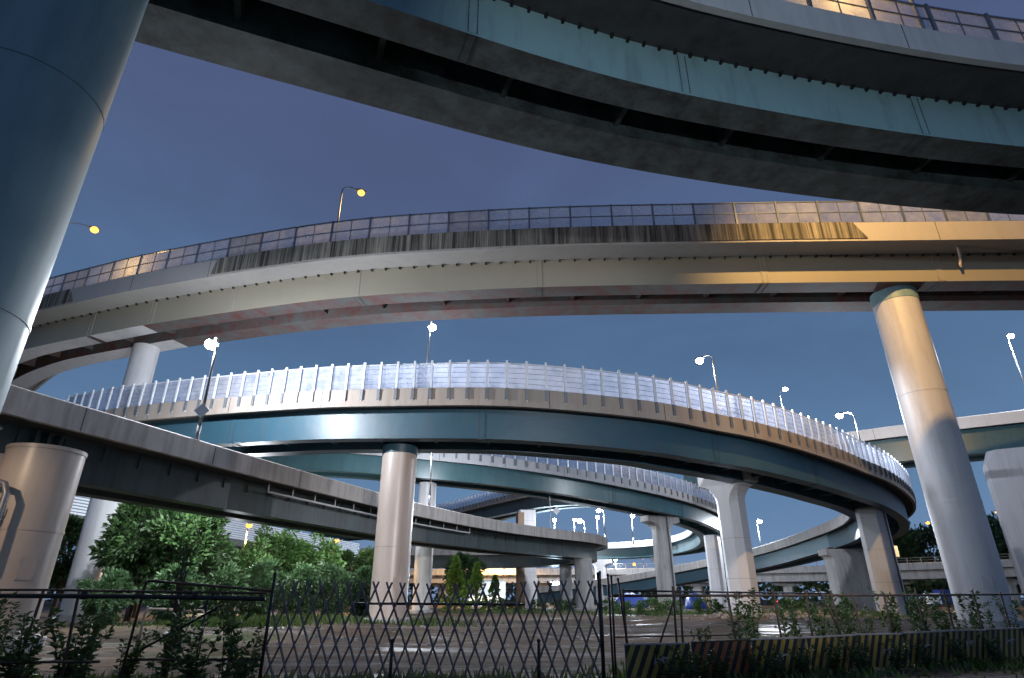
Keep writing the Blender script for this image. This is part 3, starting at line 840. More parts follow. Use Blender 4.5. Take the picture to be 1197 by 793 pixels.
lamp(-16.9, 31.2, 9.2, 15.35, 'bright white lamp on the low left ramp, with diamond sign on its pole', (-0.5, 0.6), power=11000, br=0.32, sign=True, down=False)
lamp(-6.0, 39.1, 14.0, 20.2, 'bright white lamp over the middle of the loop ramp, above the brownish pier', (0.0, 0.7), power=7000, br=0.25)
lamp(15.3, 41.9, 12.9, 18.6, 'bright white lamp with small sign on the right part of the loop ramp', (-0.3, 0.7), power=7000, br=0.25, sign=True)
lamp(33.2, 55.6, 12.4, 18.1, 'white lamp standing over the outer bend of the loop ramp', (-0.4, 0.6), power=9000, br=0.27, down=False)
lamp(39.2, 82.6, 20.9, 29.3, 'smaller white lamp in the sky left of the orange lit pier', (0.2, -0.6), power=3000, br=0.3)
lamp(61.3, 67.0, 20.9, 30.9, 'white lamp cut by the right edge over the straight viaduct', (-0.2, -0.5), power=12000, br=0.3, down=False)
lamp(-16.2, 42.2, 13.2, 15.2, 'low white lamp behind the glazed barrier of the loop ramp', (0.0, -0.4), power=2500, br=0.2)
lamp(41.5, 104.3, 8.0, 13.4, 'white lamp on the descending loop ramp, seen between two piers', (0, -0.6), power=14000, br=0.33, down=False)
lamp(24.6, 126.3, 12.0, 17.0, 'white lamp on the far end of the second loop ramp', (0, -0.6), power=14000, br=0.36, down=False)
lamp(13.7, 91.5, 9.2, 13.6, 'white lamp nearest the tip of the low ramp', (-0.4, 0), power=7000, br=0.28, down=False)
lamp(11.9, 101.2, 9.2, 13.2, 'white lamp just behind the tip of the low ramp', (-0.4, 0), power=7000, br=0.36, down=False)
lamp(18.9, 136.6, 12.1, 18.0, 'far white lamp in the cluster, rightmost of three small ones', (0, -0.5), power=9000, br=0.36, down=False)
lamp(13.9, 137.6, 12.1, 17.6, 'far white lamp in the cluster, middle of three small ones', (0, -0.5), power=8000, br=0.32, down=False)
lamp(9.5, 138.0, 12.1, 17.6, 'far white lamp in the cluster, leftmost of three small ones', (0, -0.5), power=8000, br=0.36, down=False)
lamp(-7.5, 55.2, 9.2, 14.6, 'white lamp on the low ramp hidden behind the loop, only its pole showing', (-0.5, 0.3), power=7000, br=0.2, down=False)
lamp(-56.5, 74, 0, 12.6, 'small white lamp at the far left above the trees', (0, -0.5), power=3000, br=0.25)
lamp(-14.0, 39.8, 25.3, 32.8, 'sodium lamp on a dark pole over the cream ramp', (1.3, 0.9), warm=True, power=2000, br=0.26, dark=True)
lamp(-42.6, 47.4, 25.3, 34.6, 'sodium lamp on a dark pole at the left end of the cream ramp', (1.7, 1.4), warm=True, power=2500, br=0.32, dark=True)
lamp(17.6, 17.9, 23.6, 32.6, 'sodium lamp on the overhead ramp, only its pole foot in view', (1.3, 2.9), aim=(34, 36, 18), warm=True, power=32000, br=0.2, dark=True)
lamp(-26.5, 62, 0, 8.2, 'orange lamp among the trees under the low ramp, the left one', (0.3, -0.5), warm=True, power=5000, br=0.27)
lamp(-20.4, 72, 0, 7.6, 'orange lamp among the trees under the low ramp, the right one', (0.3, -0.5), warm=True, power=5000, br=0.25)
for (u, v, Y, lab, pw, w) in ((545.5, 638, 150, 'small orange lamp under the low ramp, leftmost of three', 12000, True), (571, 648, 158, 'small orange lamp under the low ramp, middle of three', 9000, True),
                           (589, 654, 158, 'small orange lamp under the low ramp, rightmost of three', 9000, True), (719, 654, 158, 'small white lamp over the background expressway', 8000, False),
                           (741, 660, 170, 'tiny orange lamp on the background expressway right of the low ramp tip', 0, True)):
    t = math.tan(math.atan2(396.5 - v, 692) + R(23.7)); yy = (396.5 - v) / 692
    yr = math.cos(R(23.7)) - yy * math.sin(R(23.7)); zr = math.sin(R(23.7)) + yy * math.cos(R(23.7))
    lamp((u - 598.5) / 692 * Y / yr, Y, 0 if Y < 155 else 7.0, 1.5 + zr * Y / yr, lab, (0, -0.5), warm=w, power=pw, br=0.42, group='small lamps at the back')
lamp(95.0, 137.5, 8.6, 17.0, 'orange lamp with curved arm on the expressway before the dark trees', (-2.4, -0.3), warm=True, power=16000, br=0.36, pr=0.1, group='lamps on the expressway')
lamp(105.6, 130.5, 8.8, 18.4, 'dim lamp with curved arm seen between the two tall piers at the right', (-2.6, -0.4), warm=True, power=1500, br=0.22, pr=0.1, group='lamps on the expressway')

for i, (x, y) in enumerate(((-16, 164.5), (9, 162), (33, 159), (50, 155.5))):
    lamp(x, y, 8.3, 13.5, 'small warm lamp on top of the low background expressway, %s' % ['leftmost of four', 'second of four from the left', 'third of four from the left', 'rightmost of four'][i], (0, -1.2), warm=True, power=6000, br=0.36, group='lamps on the expressway')
# added fill lights on an unseen mast, brightening piers, parapets and overhead ramp
fm = thing('fill_light_mast', (8, -6, 0), 'added fill light mast behind the viewer, outside the picture', 'floodlight')
mb = MB(); mb.tube([(8, -6, -0.3), (8, -6, 9.4)], [0.16, 0.09], 12); mb.build('pole', M['pole'], fm, True)
for dx, tgt, ang, pw, cc in ((0.45, (3, 42, 8.0), 46, 24000, (0.94, 0.95, 1.0)), (1.35, (-9, 40, 6.0), 25, 15000, (1.0, 0.80, 0.66)), (-0.45, (13, 19, 21.0), 78, 7500, (0.84, 0.95, 1.0))):
    mb = MB(); mb.box((8 + dx, -6.2, 9.6), (0.7, 0.35, 0.5)); mb.build('lamp_head', M['poled'], fm)
    mb = MB(); mb.box((8 + dx, -6.01, 9.6), (0.6, 0.02, 0.42)); mb.build('lens', M['sod'], fm)
    light('flood_light', (8 + dx, -5.8, 9.6), cc, pw, fm, 0.4, spot=(tgt, R(ang), 0.5))

# added lamp out of view past the left edge, to brighten the short pier
lamp(-18.2, 11.4, 0, 8.3, 'added fill lamp outside the left edge before the short pier', (0.9, 0.3), warm=True, power=1500, br=0.2)
# low sodium lamps close behind the frosted railing panels
lamp(13.4, 19.6, 22.6, 24.9, 'low sodium lamp glowing behind the frosted panels of the overhead ramp', (0.1, -0.7), warm=True, power=900, br=0.15, down=False)
lamp(-30.4, 44.6, 24.4, 26.8, 'added low sodium lamp glowing behind the frosted panels at the left of the cream ramp', (0.1, -0.6), warm=True, power=900, br=0.15, down=False)  # added to make these panels glow, besides the tall lamp above

for i, (ex, ey) in enumerate(((-16.9, 29), (-14.6, 37), (-11.6, 45), (-8.5, 53))):  # added lamps, hidden by the girder, to brighten the trees
    q = pE.pt(pE.near(ex, ey), 4.35, 0.75); r_ = thing('tree_fill_lamp', tuple(q), 'added unseen lamp under the far edge of the low ramp, %s of four' % ['nearest', 'second', 'third', 'farthest'][i], 'lamp', 'added lamps under the low ramp')
    mb = MB(); mb.box((q.x, q.y, q.z + 0.5), (0.08, 0.08, 0.9)); mb.build('bracket', M['poled'], r_)
    mb = MB(); mb.box(q, (0.25, 0.6, 0.14)); mb.build('lamp_head', M['poled'], r_)
    mb = MB(); mb.box((q.x, q.y, q.z - 0.09), (0.2, 0.5, 0.04)); mb.build('bulb', M['ledw'], r_)
    light('lamp_light', (q.x, q.y, q.z - 0.25), (0.92, 1.0, 0.95), 2000, r_, 0.25)
lamp(-31, 70, 0, 6.0, 'added fill lamp hidden among the trees before the slatted wall', (0, -0.4), power=6000, br=0.15, down=False)  # unseen lamp added to brighten the slatted wall

# thin sign post on the low ramp
sp = thing('sign_post', (4.6, 73.6, 9.2), 'thin post with white diamond sign on the low ramp parapet', 'sign post')
mb = MB(); mb.tube([(4.6, 73.6, 8.9), (4.6, 73.6, 13.0)], 0.06, 8); mb.build('post', M['pole'], sp)
mb = MB(); mb.loft([[(4.6 + 0.75 + 0.45 * math.cos(q), yy, 11.2 + 0.5 * math.sin(q)) for q in (0, math.pi / 2, math.pi, 3 * math.pi / 2)] for yy in (73.5, 73.53)])
mb.box((4.95, 73.55, 11.2), (0.7, 0.04, 0.05)); mb.build('sign_plate', M['white'], sp)
# double panel sign on the expressway
ds = thing('panel_sign', (84.6, 139.8, 8.5), 'white double panel sign seen from the back on the expressway', 'road sign')
for dx in (-0.85, 0.85):
    mb = MB(); mb.box((84.6 + dx, 139.8, 11.2), (1.3, 0.06, 2.3)); mb.build('sign_plate', M['white'], ds)
mb = MB(); mb.tube([(84.6, 139.95, 8.2), (84.6, 139.95, 12.2)], 0.1, 8); mb.build('post', M['pole'], ds)

# drain elbows on the cream ramp
for i, x in enumerate((31.0, 43.8)):
    s = pA.near(x, 36.4); q = lambda n, z, ds_=0: pA.pt(s + ds_, n, z)
    mb = MB(); mb.tube([q(-1.0, 2.25), q(-1.0, 2.0), q(-0.9, 1.7, 0.08), q(-0.7, 1.45, 0.2), q(-0.45, 1.15, 0.25), q(-0.45, 0.85, 0.25)], [0.09, 0.1, 0.1, 0.1, 0.1, 0.085], 10)
    o = mb.build('drain_elbow', M['pier_w'], None, True)
    tag(o, ['short rusty drain elbow under the cream ramp above the orange pier', 'short rusty drain elbow under the cream ramp near the right edge'][i], 'drain pipe', 'drain elbows')
# conduit hung under the low ramp
s0, s1 = pE.near(-15.2, 38), pE.near(-4, 63)
mb = MB(); mb.tube([pE.pt(s, -0.55, 1.35) for s in pE.samples(s0, s1, 1.5)], 0.07, 8)
for s in pE.samples(s0, s1, 2.4):
    mb.box(pE.pt(s, -0.55, 1.6), (0.06, 0.06, 0.55))
tag(mb.build('conduit', M['galv']), 'long thin conduit hung along the low left ramp', 'conduit')
# drain pipe beside the short pier
mb = MB()
x0, y0 = -16.2, 19.35
mb.tube([(x0 - 2.2, y0, 5.0), (x0 - 0.5, y0, 5.0), (x0 - 0.15, y0, 4.9), (x0, y0, 4.6), (x0, y0, 2.6), (x0 - 0.1, y0, 2.3), (x0 - 0.1, y0, -0.1)], 0.1, 10)
mb.tube([(x0 - 2.4, y0 - 0.1, 4.7), (x0 - 0.6, y0 - 0.1, 4.7), (x0 - 0.42, y0 - 0.1, 4.6), (x0 - 0.35, y0 - 0.1, 4.3), (x0 - 0.35, y0 - 0.1, -0.1)], 0.07, 10)
tag(mb.build('drain_pipe', M['pole'], None, True), 'pair of bent pale drain pipes beside the short pier at the left edge', 'drain pipe')
mb = MB()
mb.tube([(-21.4, 22.9, 7.95), (-20.4, 22.7, 7.85), (-19.95, 22.5, 7.6), (-20.2, 22.4, 7.2), (-21.2, 22.3, 6.95)], 0.09, 10)
tag(mb.build('drain_pipe', M['poled'], None, True), 'curled grey pipe under the low ramp deck at the left edge', 'drain pipe')

# ------------------------------------------------------------------ vegetation
def leaf(mb, p, d, l, w, rg):
    """one folded leaf: base p, direction d"""
    d = d.normalized()
    a = Vector((rg.uniform(-1, 1), rg.uniform(-1, 1), rg.uniform(-0.3, 1)))
    u = d.cross(a)
    if u.length < 1e-4: u = d.cross(Vector((1, 0, 0)))
    u.normalize()
    mb.add([p, p + d * l * 0.45 + u * w * 0.5, p + d * l, p + d * l * 0.45 - u * w * 0.5], [(0, 1, 2, 3)])

def rdir(rg):
    z = rg.uniform(-1, 1); a = rg.uniform(0, 2 * math.pi); r = math.sqrt(1 - z * z)
    return Vector((r * math.cos(a), r * math.sin(a), z))

def make_tree(h, rx, seed, m, name, label, group, clumps=55, leaves=75, ls=0.30, low=0.18, cone=False, trunk=True):
    rg = random.Random(seed)
    root = thing(name, (0, 0, 0), label, 'tree', group)
    mb = MB()
    top = Vector((rg.uniform(-.2, .2), rg.uniform(-.2, .2), h * 0.8))
    mb.tube([(0, 0, -0.3), (0.05, 0.02, h * 0.25), (top.x * .6, top.y * .6, h * 0.5), tuple(top)], [h * 0.026, h * 0.02, h * 0.013, 0.02], 8)
    cl = Vector((0, 0, h * (low + 1) / 2)); rz = h * (1 - low) / 2
    cen = []
    for i in range(clumps):
        d = rdir(rg); k = rg.uniform(0.35, 1.0) ** 0.5
        lump = 0.82 + 0.30 * noise.noise(d * 1.7 + Vector((seed, 0, 0)))
        if cone:
            t = rg.random() ** 0.8
            r_ = rx * (1 - t) * rg.uniform(0.6, 1.05) + 0.08; a = rg.uniform(0, 6.283)
            c = Vector((r_ * math.cos(a), r_ * math.sin(a), h * (low + (1 - low) * t)))
        else:
            c = cl + Vector((d.x * rx, d.y * rx, d.z * rz)) * k * lump
        cen.append(c)
    for c in cen[::4]:
        b0 = Vector((0, 0, max(h * 0.15, c.z * 0.55)))
        mb.tube([b0, b0.lerp(c, 0.55) + Vector((0, 0, 0.15)), c], [h * 0.009, h * 0.006, 0.015], 5, False)
    mb.build('trunk', M['bark'], root)
    mb = MB()
    for c in cen:
        cr = rg.uniform(0.45, 0.85) * rx * (0.22 if cone else 0.34)
        out = (c - cl); out = out.normalized() if out.length > 0.1 else Vector((0, 0, 1))
        for _ in range(leaves):
            d = rdir(rg)
            p = c + Vector((d.x, d.y, d.z * 0.75)) * cr * rg.uniform(0.3, 1.0)
            leaf(mb, p, d * 0.7 + out * 0.6 + Vector((0, 0, rg.uniform(-0.5, 0.3))), ls * rg.uniform(0.5, 1.5), ls * 0.55, rg)
    mb.build('crown', m, root)
    return root

def put(root, x, y, s, rz, label=None, first=False, sz=None):
    o = root if first else copy_tree(root)
    o.location = (x, y, gz(x, y)); o.rotation_euler = (0, 0, rz); o.scale = (s, s, sz or s)
    if label: o['label'] = label
    return o

GT = 'leafy trees under the low ramp'
big = make_tree(8.0, 3.1, 11, M['leafB'], 'broadleaf_tree', '', GT, 85, 95, 0.34)
mid = make_tree(6.5, 2.6, 23, M['leafA'], 'broadleaf_tree', '', GT, 75, 90, 0.30)
shr = make_tree(4.0, 2.1, 37, M['leafD'], 'tall_shrub', '', 'bright shrubs before the trees', 60, 90, 0.27, low=0.05)
spots = [(big, -25.3, 43.0, 1.06, 'large dark tree right beside the pale round pier at the left'), (big, -22.2, 42.6, 0.97, 'large dark tree, second to the right of the pale left pier'),
         (big, -33.5, 58.0, 1.1, 'dark tree partly hidden behind the pale round pier at the left'), (mid, -23.6, 48.5, 0.98, 'mid green tree below the white slatted wall'),
         (mid, -20.6, 49.5, 0.86, 'mid green low tree just left of the left orange lamp'), (mid, -19.5, 55.0, 1.12, 'mid green tree with raised top right of the left orange lamp'),
         (big, -19.6, 60.5, 0.72, 'dark tree between the two orange lamps'), (big, -16.9, 63.5, 0.80, 'dark tree right of the right orange lamp'),
         (mid, -14.6, 68.0, 1.08, 'mid green tree just left of the brownish middle pier'), (big, -36.8, 45.0, 1.05, 'dark tree at the left edge behind the short stout pier'), (big, -39.5, 56.0, 1.15, 'dark far tree between the short stout pier and the pale left pier'), (big, -27.0, 52.0, 1.02, 'dark tree standing behind the two large dark trees'), (mid, -22.5, 58.0, 1.15, 'mid green tree behind the left orange lamp'), (mid, -17.8, 58.2, 1.05, 'mid green tree in front between the orange lamps')]
used = set()
for i, (t_, x, y, s_, lab) in enumerate(spots):
    put(t_, x, y, s_, i * 1.9, lab, t_.name not in used); used.add(t_.name)
for i, (x, y, s_, lab) in enumerate([(-21.0, 40.3, 0.92, 'leftmost bright shrub under the low ramp, before the large dark trees'), (-19.6, 43.0, 1.0, 'bright shrub under the low ramp, second from the left'),
                                  (-17.6, 45.5, 1.0, 'bright shrub under the low ramp below the left orange lamp'), (-15.9, 48.0, 0.98, 'bright shrub under the low ramp, fourth from the left'),
                                  (-14.2, 50.5, 1.05, 'bright shrub under the low ramp below the right orange lamp'), (-11.8, 52.5, 1.02, 'bright shrub nearest the left side of the brownish middle pier'),
                                  (-24.5, 39.0, 0.8, 'low shrub at the foot of the pale left pier')]):
    put(shr, x, y, s_, i * 2.3, lab, i == 0)
con = make_tree(6.2, 1.9, 51, M['leafC'], 'conical_tree', 'taller light green conical tree right of the middle piers', 'conical trees right of the middle piers', 90, 60, 0.26, low=0.03, cone=True)
put(con, -7.0, 79.0, 1.02, 0, None, True)
put(con, -4.3, 77.0, 0.86, 2.0, 'shorter light green conical tree, right one of the pair')
put(con, -2.2, 82.0, 0.66, 1.0, 'small light green conical tree at the right end of the group')
o = copy_tree(big); o.location = (-6.6, 86, 0); o.scale = (0.95, 0.95, 0.98); o['label'] = 'dark tree behind the light green conical trees'
far = make_tree(24.0, 10.5, 77, M['leafB'], 'broadleaf_tree', '', 'dark trees beyond the expressway', 70, 70, 1.3, low=0.05)
for i, (x, y, s_, lab) in enumerate([(122, 200, 1.0, 'dark far tree behind the orange expressway lamp, leftmost of four'), (136, 205, 1.10, 'dark far tree just left of the tall orange lit pier'),
                                  (150, 200, 1.12, 'dark far tree hidden mostly by the tall orange lit pier'), (165, 205, 1.2, 'dark far tree between the two tall piers at the right'), (184, 200, 1.0, 'dark far tree behind the portal pier')]):
    put(far, x, y, s_, i * 1.3, lab, i == 0)
bush = make_tree(1.5, 1.3, 91, M['leafA'], 'bush', '', 'low bushes on the open ground', 26, 60, 0.17, low=0.0)
bl = ['under the low ramp', 'right of the floodlight', 'behind the gate end', 'left of the hammerhead pier', 'at the foot of the second loop pier', 'before the blue tarpaulin', 'right of the second loop pier', 'beside the rubble heap', 'right of the large hammerhead pier', 'near the wall pier', 'farther right near the wall pier', 'by the chamfered pier']
for i, (x, y) in enumerate([(0.5, 84), (3.5, 85), (6.5, 86), (11.5, 80), (13, 62), (10.5, 61), (15.5, 63), (17.5, 58), (23.5, 55), (27.5, 62), (33, 64), (36, 60)]):
    put(bush, x, y, 0.85 + 0.3 * ((i * 7) % 5) / 5, i * 1.1, 'low green bush ' + bl[i], i == 0)
# three more low bushes fill the strip under the low ramp
for i, (x, y, s_) in enumerate([(-1.5, 83, 1.0), (8.3, 88, 0.9), (14.2, 88, 1.0)]):
    put(bush, x, y, s_, i, ['low green bush at the foot of the conical trees', 'low green bush between the short round piers', 'low green bush just right of the short round piers'][i])

# weeds along the fences
def make_weed(h, seed, m, label, group, n=70, ls=0.17, spread=0.22, stems=3):
    rg = random.Random(seed)
    root = thing('weed', (0, 0, 0), label, 'weed', group)
    st = MB(); lf = MB()
    for k in range(stems):
        a = rg.uniform(0, 6.28); hh = h * rg.uniform(0.7, 1.0)
        tip = Vector((math.cos(a) * spread * rg.uniform(.3, 1.2), math.sin(a) * spread * rg.uniform(.3, 1.2), hh))
        b0 = Vector((rg.uniform(-.08, .08), rg.uniform(-.08, .08), -0.05))
        st.tube([b0, b0.lerp(tip, 0.5) + Vector((rg.uniform(-.04, .04), 0, 0)), tip], [0.012, 0.009, 0.003], 5)
        for i in range(n):
            t = rg.uniform(0.12, 1.0); p = b0.lerp(tip, t); a2 = rg.uniform(0, 6.28)
            leaf(lf, p, Vector((math.cos(a2), math.sin(a2), rg.uniform(-0.35, 0.9))), ls * rg.uniform(0.6, 1.25) * (1.15 - 0.5 * t), ls * 0.27, rg)
    st.build('stem', M['stem'], root); lf.build('leaves', m, root)
    return root
FX0, FY0, FX1, FY1 = 1.9, 12.8, 15.5, 18.72         # right fence line
fdir = Vector((FX1 - FX0, FY1 - FY0, 0)); FLEN = fdir.length; fdir.normalize(); fn = Vector((fdir.y, -fdir.x, 0)); fyaw = math.atan2(fdir.y, fdir.x)
def fp(d, off=0.0, z=0.0): return Vector((FX0, FY0, z)) + fdir * d + fn * off     # off > 0: towards the lane
GW = 'weeds along the fence'
w1 = make_weed(1.75, 5, M['weed'], 'tall leafy weed behind the fence', GW, 75)
w2 = make_weed(1.35, 6, M['weed'], 'bushy weed before the board', GW, 60, 0.2, 0.3, 4)
w3 = make_weed(0.85, 8, M['weed'], 'low bushy weed', GW, 70, 0.15, 0.45, 6)
ordn = ['first', 'second', 'third', 'fourth', 'fifth', 'sixth', 'seventh', 'eighth', 'ninth', 'tenth', 'eleventh', 'twelfth', 'thirteenth', 'fourteenth', 'fifteenth', 'sixteenth', 'seventeenth', 'eighteenth', 'nineteenth', 'twentieth', 'twenty-first', 'twenty-second', 'twenty-third', 'twenty-fourth', 'twenty-fifth', 'twenty-sixth', 'twenty-seventh', 'twenty-eighth', 'twenty-ninth', 'thirtieth']
rg = random.Random(3)
tall = [2.35, 2.75, 3.3, 3.85, 4.3, 5.0, 5.45, 5.9, 6.5, 6.9, 7.4, 7.85, 8.2, 8.6, 9.0, 9.5, 9.9, 10.3, 10.8, 11.2, 11.7, 12.1, 12.5, 13.0, 13.5, 14.1]
for i, d in enumerate(tall):
    p = fp(d, -0.22 - rg.uniform(0, 0.6)); t_ = (w1, w2)[i % 3 == 1]
    s_ = rg.uniform(0.72, 1.0) * (0.62 if d < 3 else 1.0)
    put(t_, p.x, p.y, s_, rg.uniform(0, 6), 'leafy weed behind the right pipe fence, %s counted from the gate' % ordn[i], i in (0, 1), s_ * (1.28 if t_ is w2 else 1.08))
for i, d in enumerate([0.9, 1.35, 1.75, 2.3, 3.1, 3.5, 4.2, 5.2, 6.1, 7.2, 8.4, 9.6, 11.0]):
    p = fp(d, 0.35 + rg.uniform(0, 0.25)); s_ = rg.uniform(0.6, 1.0)
    put(w3, p.x, p.y, s_, rg.uniform(0, 6), 'low weed growing before the striped boards, %s counted from the gate' % ordn[i], i == 0)
for i, (x, y, t_, s_) in enumerate([(-9.9, 12.2, w2, 1.15), (-9.3, 12.7, w3, 1.5), (-8.9, 12.4, w2, 0.9), (-8.4, 12.8, w3, 1.6), (-7.95, 12.5, w2, 0.95), (-7.4, 12.9, w3, 1.1), (-6.6, 12.9, w2, 1.1), (-5.9, 12.6, w3, 1.4), (-5.4, 12.8, w2, 1.15), (-5.0, 12.6, w3, 1.2), (-10.6, 12.6, w1, 1.0), (-10.2, 13.2, w1, 0.9)]):
    put(t_, x, y, s_, i * 2.1, 'weed at the left fence, %s in the list from the left edge' % ordn[i])
lw = [o for o in COL.objects if o.get('label', '').startswith('weed at the left fence')]
for i, o in enumerate(sorted(lw, key=lambda q: q.location.x / q.location.y)):
    o['label'] = 'weed growing along the left fence, %s from the left edge' % ordn[i]
pl = make_tree(2.55, 0.17, 15, M['weed'], 'plume_weed', 'tall feathery weed rising above the left fence', None, 30, 11, 0.12, low=0.1, cone=True)
pl['category'] = 'weed'; put(pl, -7.05, 13.6, 1.0, 0, None, True)

def grass_patch(label, boxes, n, seed, hgt):
    rg = random.Random(seed); mb = MB()
    for k in range(n):
        x0, x1, y0, y1 = boxes[k % len(boxes)]
        x, y = rg.gauss((x0 + x1) / 2, (x1 - x0) / 4), rg.gauss((y0 + y1) / 2, (y1 - y0) / 4)
        z = gz(x, y); a = rg.uniform(0, 6.28); hh = hgt * rg.uniform(0.4, 1.2); w = 0.035 + hgt * 0.06
        mb.add([(x - w * math.cos(a), y - w * math.sin(a), z - 0.02), (x + w * math.cos(a), y + w * math.sin(a), z - 0.02), (x + rg.uniform(-.5, .5) * hh, y + rg.uniform(-.5, .5) * hh, z + hh)], [(0, 1, 2)])
    tag(mb.build('grass', M['grass']), label, 'grass', None, 'stuff')
grass_patch('short rough grass on the open ground', [(-14, -4, 38, 46), (-10, 6, 70, 84), (8, 22, 60, 80), (16, 30, 46, 56), (-20, -10, 34, 40), (24, 40, 56, 70)], 16000, 4, 0.34)
grass_patch('short grass at the foot of the fences', [(2, 8, 13, 16), (8, 15, 15, 18.5), (-11, -5, 11.6, 13.4), (-5, 2, 12.4, 13.6)], 5000, 5, 0.2)

# rubble heap by the large hammerhead pier and stones over the site
mb = MB(); rg = random.Random(12)
for k in range(420):
    if k < 200: x, y = rg.gauss(20.5, 3.0), rg.gauss(47.5, 2.0)
    else: x, y = rg.uniform(-14, 26), rg.uniform(17, 50)
    s_ = rg.uniform(0.06, 0.28) if k < 200 else rg.uniform(0.04, 0.14); z = gz(x, y)
    ph = [rg.uniform(0.7, 1.2) for _ in range(12)]
    mb.loft([[(x + s_ * f * ph[(j + q) % 12] * math.cos(j * 1.047), y + s_ * f * ph[(j + 2 * q) % 12] * math.sin(j * 1.047), z - 0.05 + s_ * dz) for j in range(6)] for q, (f, dz) in enumerate(((0.9, 0), (1.0, 0.45), (0.55, 0.95)))])
tag(mb.build('rubble', M['stone']), 'scattered stones and broken concrete on the ground', 'rubble', None, 'stuff')

# ------------------------------------------------------------------ fences, gate, striped boards
# left pipe fence
f1 = thing('pipe_fence', (-9.4, 12.5, 0), 'dark pipe fence with clamps at the left edge', 'fence', 'site fences')
mb = MB(); mb.tube([(-12.4, 12.5, 1.66), (-9, 12.5, 1.66), (-4.75, 12.5, 1.60)], 0.022, 8); mb.build('rail', M['rust'], f1, True)
mb = MB(); mb.tube([(-12.4, 12.44, 1.56), (-7.2, 12.44, 1.545), (-4.75, 12.44, 1.50)], 0.045, 10)
for x in (-9.95, -8.25, -6.1): mb.tube([(x, 12.44, 1.49), (x, 12.44, 1.63)], 0.062, 10)
mb.build('rail', M['ironblk'], f1, True)
for x, dx in ((-9.15, 0.05), (-8.35, -0.06), (-10.7, 0.1)):
    mb = MB(); mb.tube([(x - dx, 12.5, -0.1), (x + dx, 12.5, 1.68)], 0.028, 8); mb.build('post', M['rust'], f1, True)
mb = MB(); mb.tube([(-11, 12.38, 0.42), (-7.6, 12.38, 0.44)], 0.024, 8); mb.build('rail', M['rust'], f1, True)
f2 = thing('fence_frame', (-6.2, 12.55, 0), 'rusty braced fence frame left of the lattice gate', 'fence', 'site fences')
mb = MB(); mb.tube([(-7.3, 12.62, -0.05), (-7.22, 12.62, 1.80), (-7.15, 12.62, 1.83), (-4.7, 12.62, 1.64)], 0.026, 8); mb.build('frame', M['rust'], f2, True)
mb = MB(); mb.tube([(-7.25, 12.66, 0.5), (-5.6, 12.66, 1.42)], 0.024, 8); mb.build('brace', M['ironblk'], f2, True)
mb = MB(); mb.tube([(-7.3, 12.7, 0.45), (-4.7, 12.7, 0.45)], 0.024, 8); mb.build('rail', M['rust'], f2, True)
mb = MB(); mb.tube([(-6.0, 12.7, 0.0), (-5.96, 12.7, 1.7)], 0.02, 8); mb.build('post', M['ironblk'], f2, True)
# lattice gate
gt = thing('lattice_gate', (-1.5, 12.5, 0), 'folding steel lattice gate across the site entrance', 'gate')
gx0, gx1, gh = -4.62, 1.66, 1.80
NC = 24; cw = (gx1 - gx0) / NC; rows = 2.7
for sg in (1, -1):
    for k in range(-3, NC + 4):
        # a slat rises over `rows/2` cells: clipped at the gate ends
        xa = gx0 + k * cw; run = cw * rows * sg
        t0, t1 = 0.0, 1.0
        for lim, side in ((gx0, 1), (gx1, -1)):
            for _ in (0,):
                va, vb = (xa - lim) * side, (xa + run - lim) * side
                if va < 0 and vb < 0: t1 = -1
                elif va < 0: t0 = max(t0, va / (va - vb))
                elif vb < 0: t1 = min(t1, va / (va - vb))
        if t1 - t0 < 0.05: continue
        mb = MB(); yy = 12.5 + 0.012 * sg
        sag = lambda t: 0.05 + (gh - 0.05) * t + 0.03 * math.sin((xa + run * t) * 1.3)
        A_ = Vector((xa + run * t0, yy, sag(t0))); B_ = Vector((xa + run * t1, yy, sag(t1)))
        mb.tube([A_, B_], 0.019, 4); mb.build('slat', M['gate'], gt)
for x in (gx0 - 0.03, -2.25, 0.5, gx1 + 0.03):
    hgt = 1.95 if x in (gx0 - 0.03, gx1 + 0.03) else 0.78
    mb = MB(); mb.tube([(x, 12.5, -0.05), (x, 12.5, hgt)], 0.032, 8); mb.ellipsoid((x, 12.5, hgt), (0.04, 0.04, 0.04), 8, 4); mb.build('post', M['ironblk'], gt, True)
mb = MB(); mb.tube([(-3.1, 12.56, 1.42), (0.25, 12.56, 1.40)], 0.024, 8); mb.build('rail', M['ironblk'], gt, True)
# bundle of poles beside the gate
for i, (x, top, ln, lab) in enumerate(((1.74, 1.98, 0.02, 'leftmost upright black pole at the gate end'), (1.90, 1.93, 0.0, 'second upright black pole from the gate end'), (1.98, 1.9, 0.03, 'third upright black pole from the gate end'), (2.12, 1.86, -0.16, 'leaning black pole, fourth from the gate end'))):
    mb = MB(); mb.tube([(x - ln, 12.6 + 0.06 * i, -0.05), (x, 12.6 + 0.06 * i, top)], 0.021, 8); mb.ellipsoid((x, 12.6 + 0.06 * i, top), (0.026, 0.026, 0.03), 8, 4)
    tag(mb.build('pole', M['ironblk'], None, True), lab, 'pole', 'poles at the gate end')

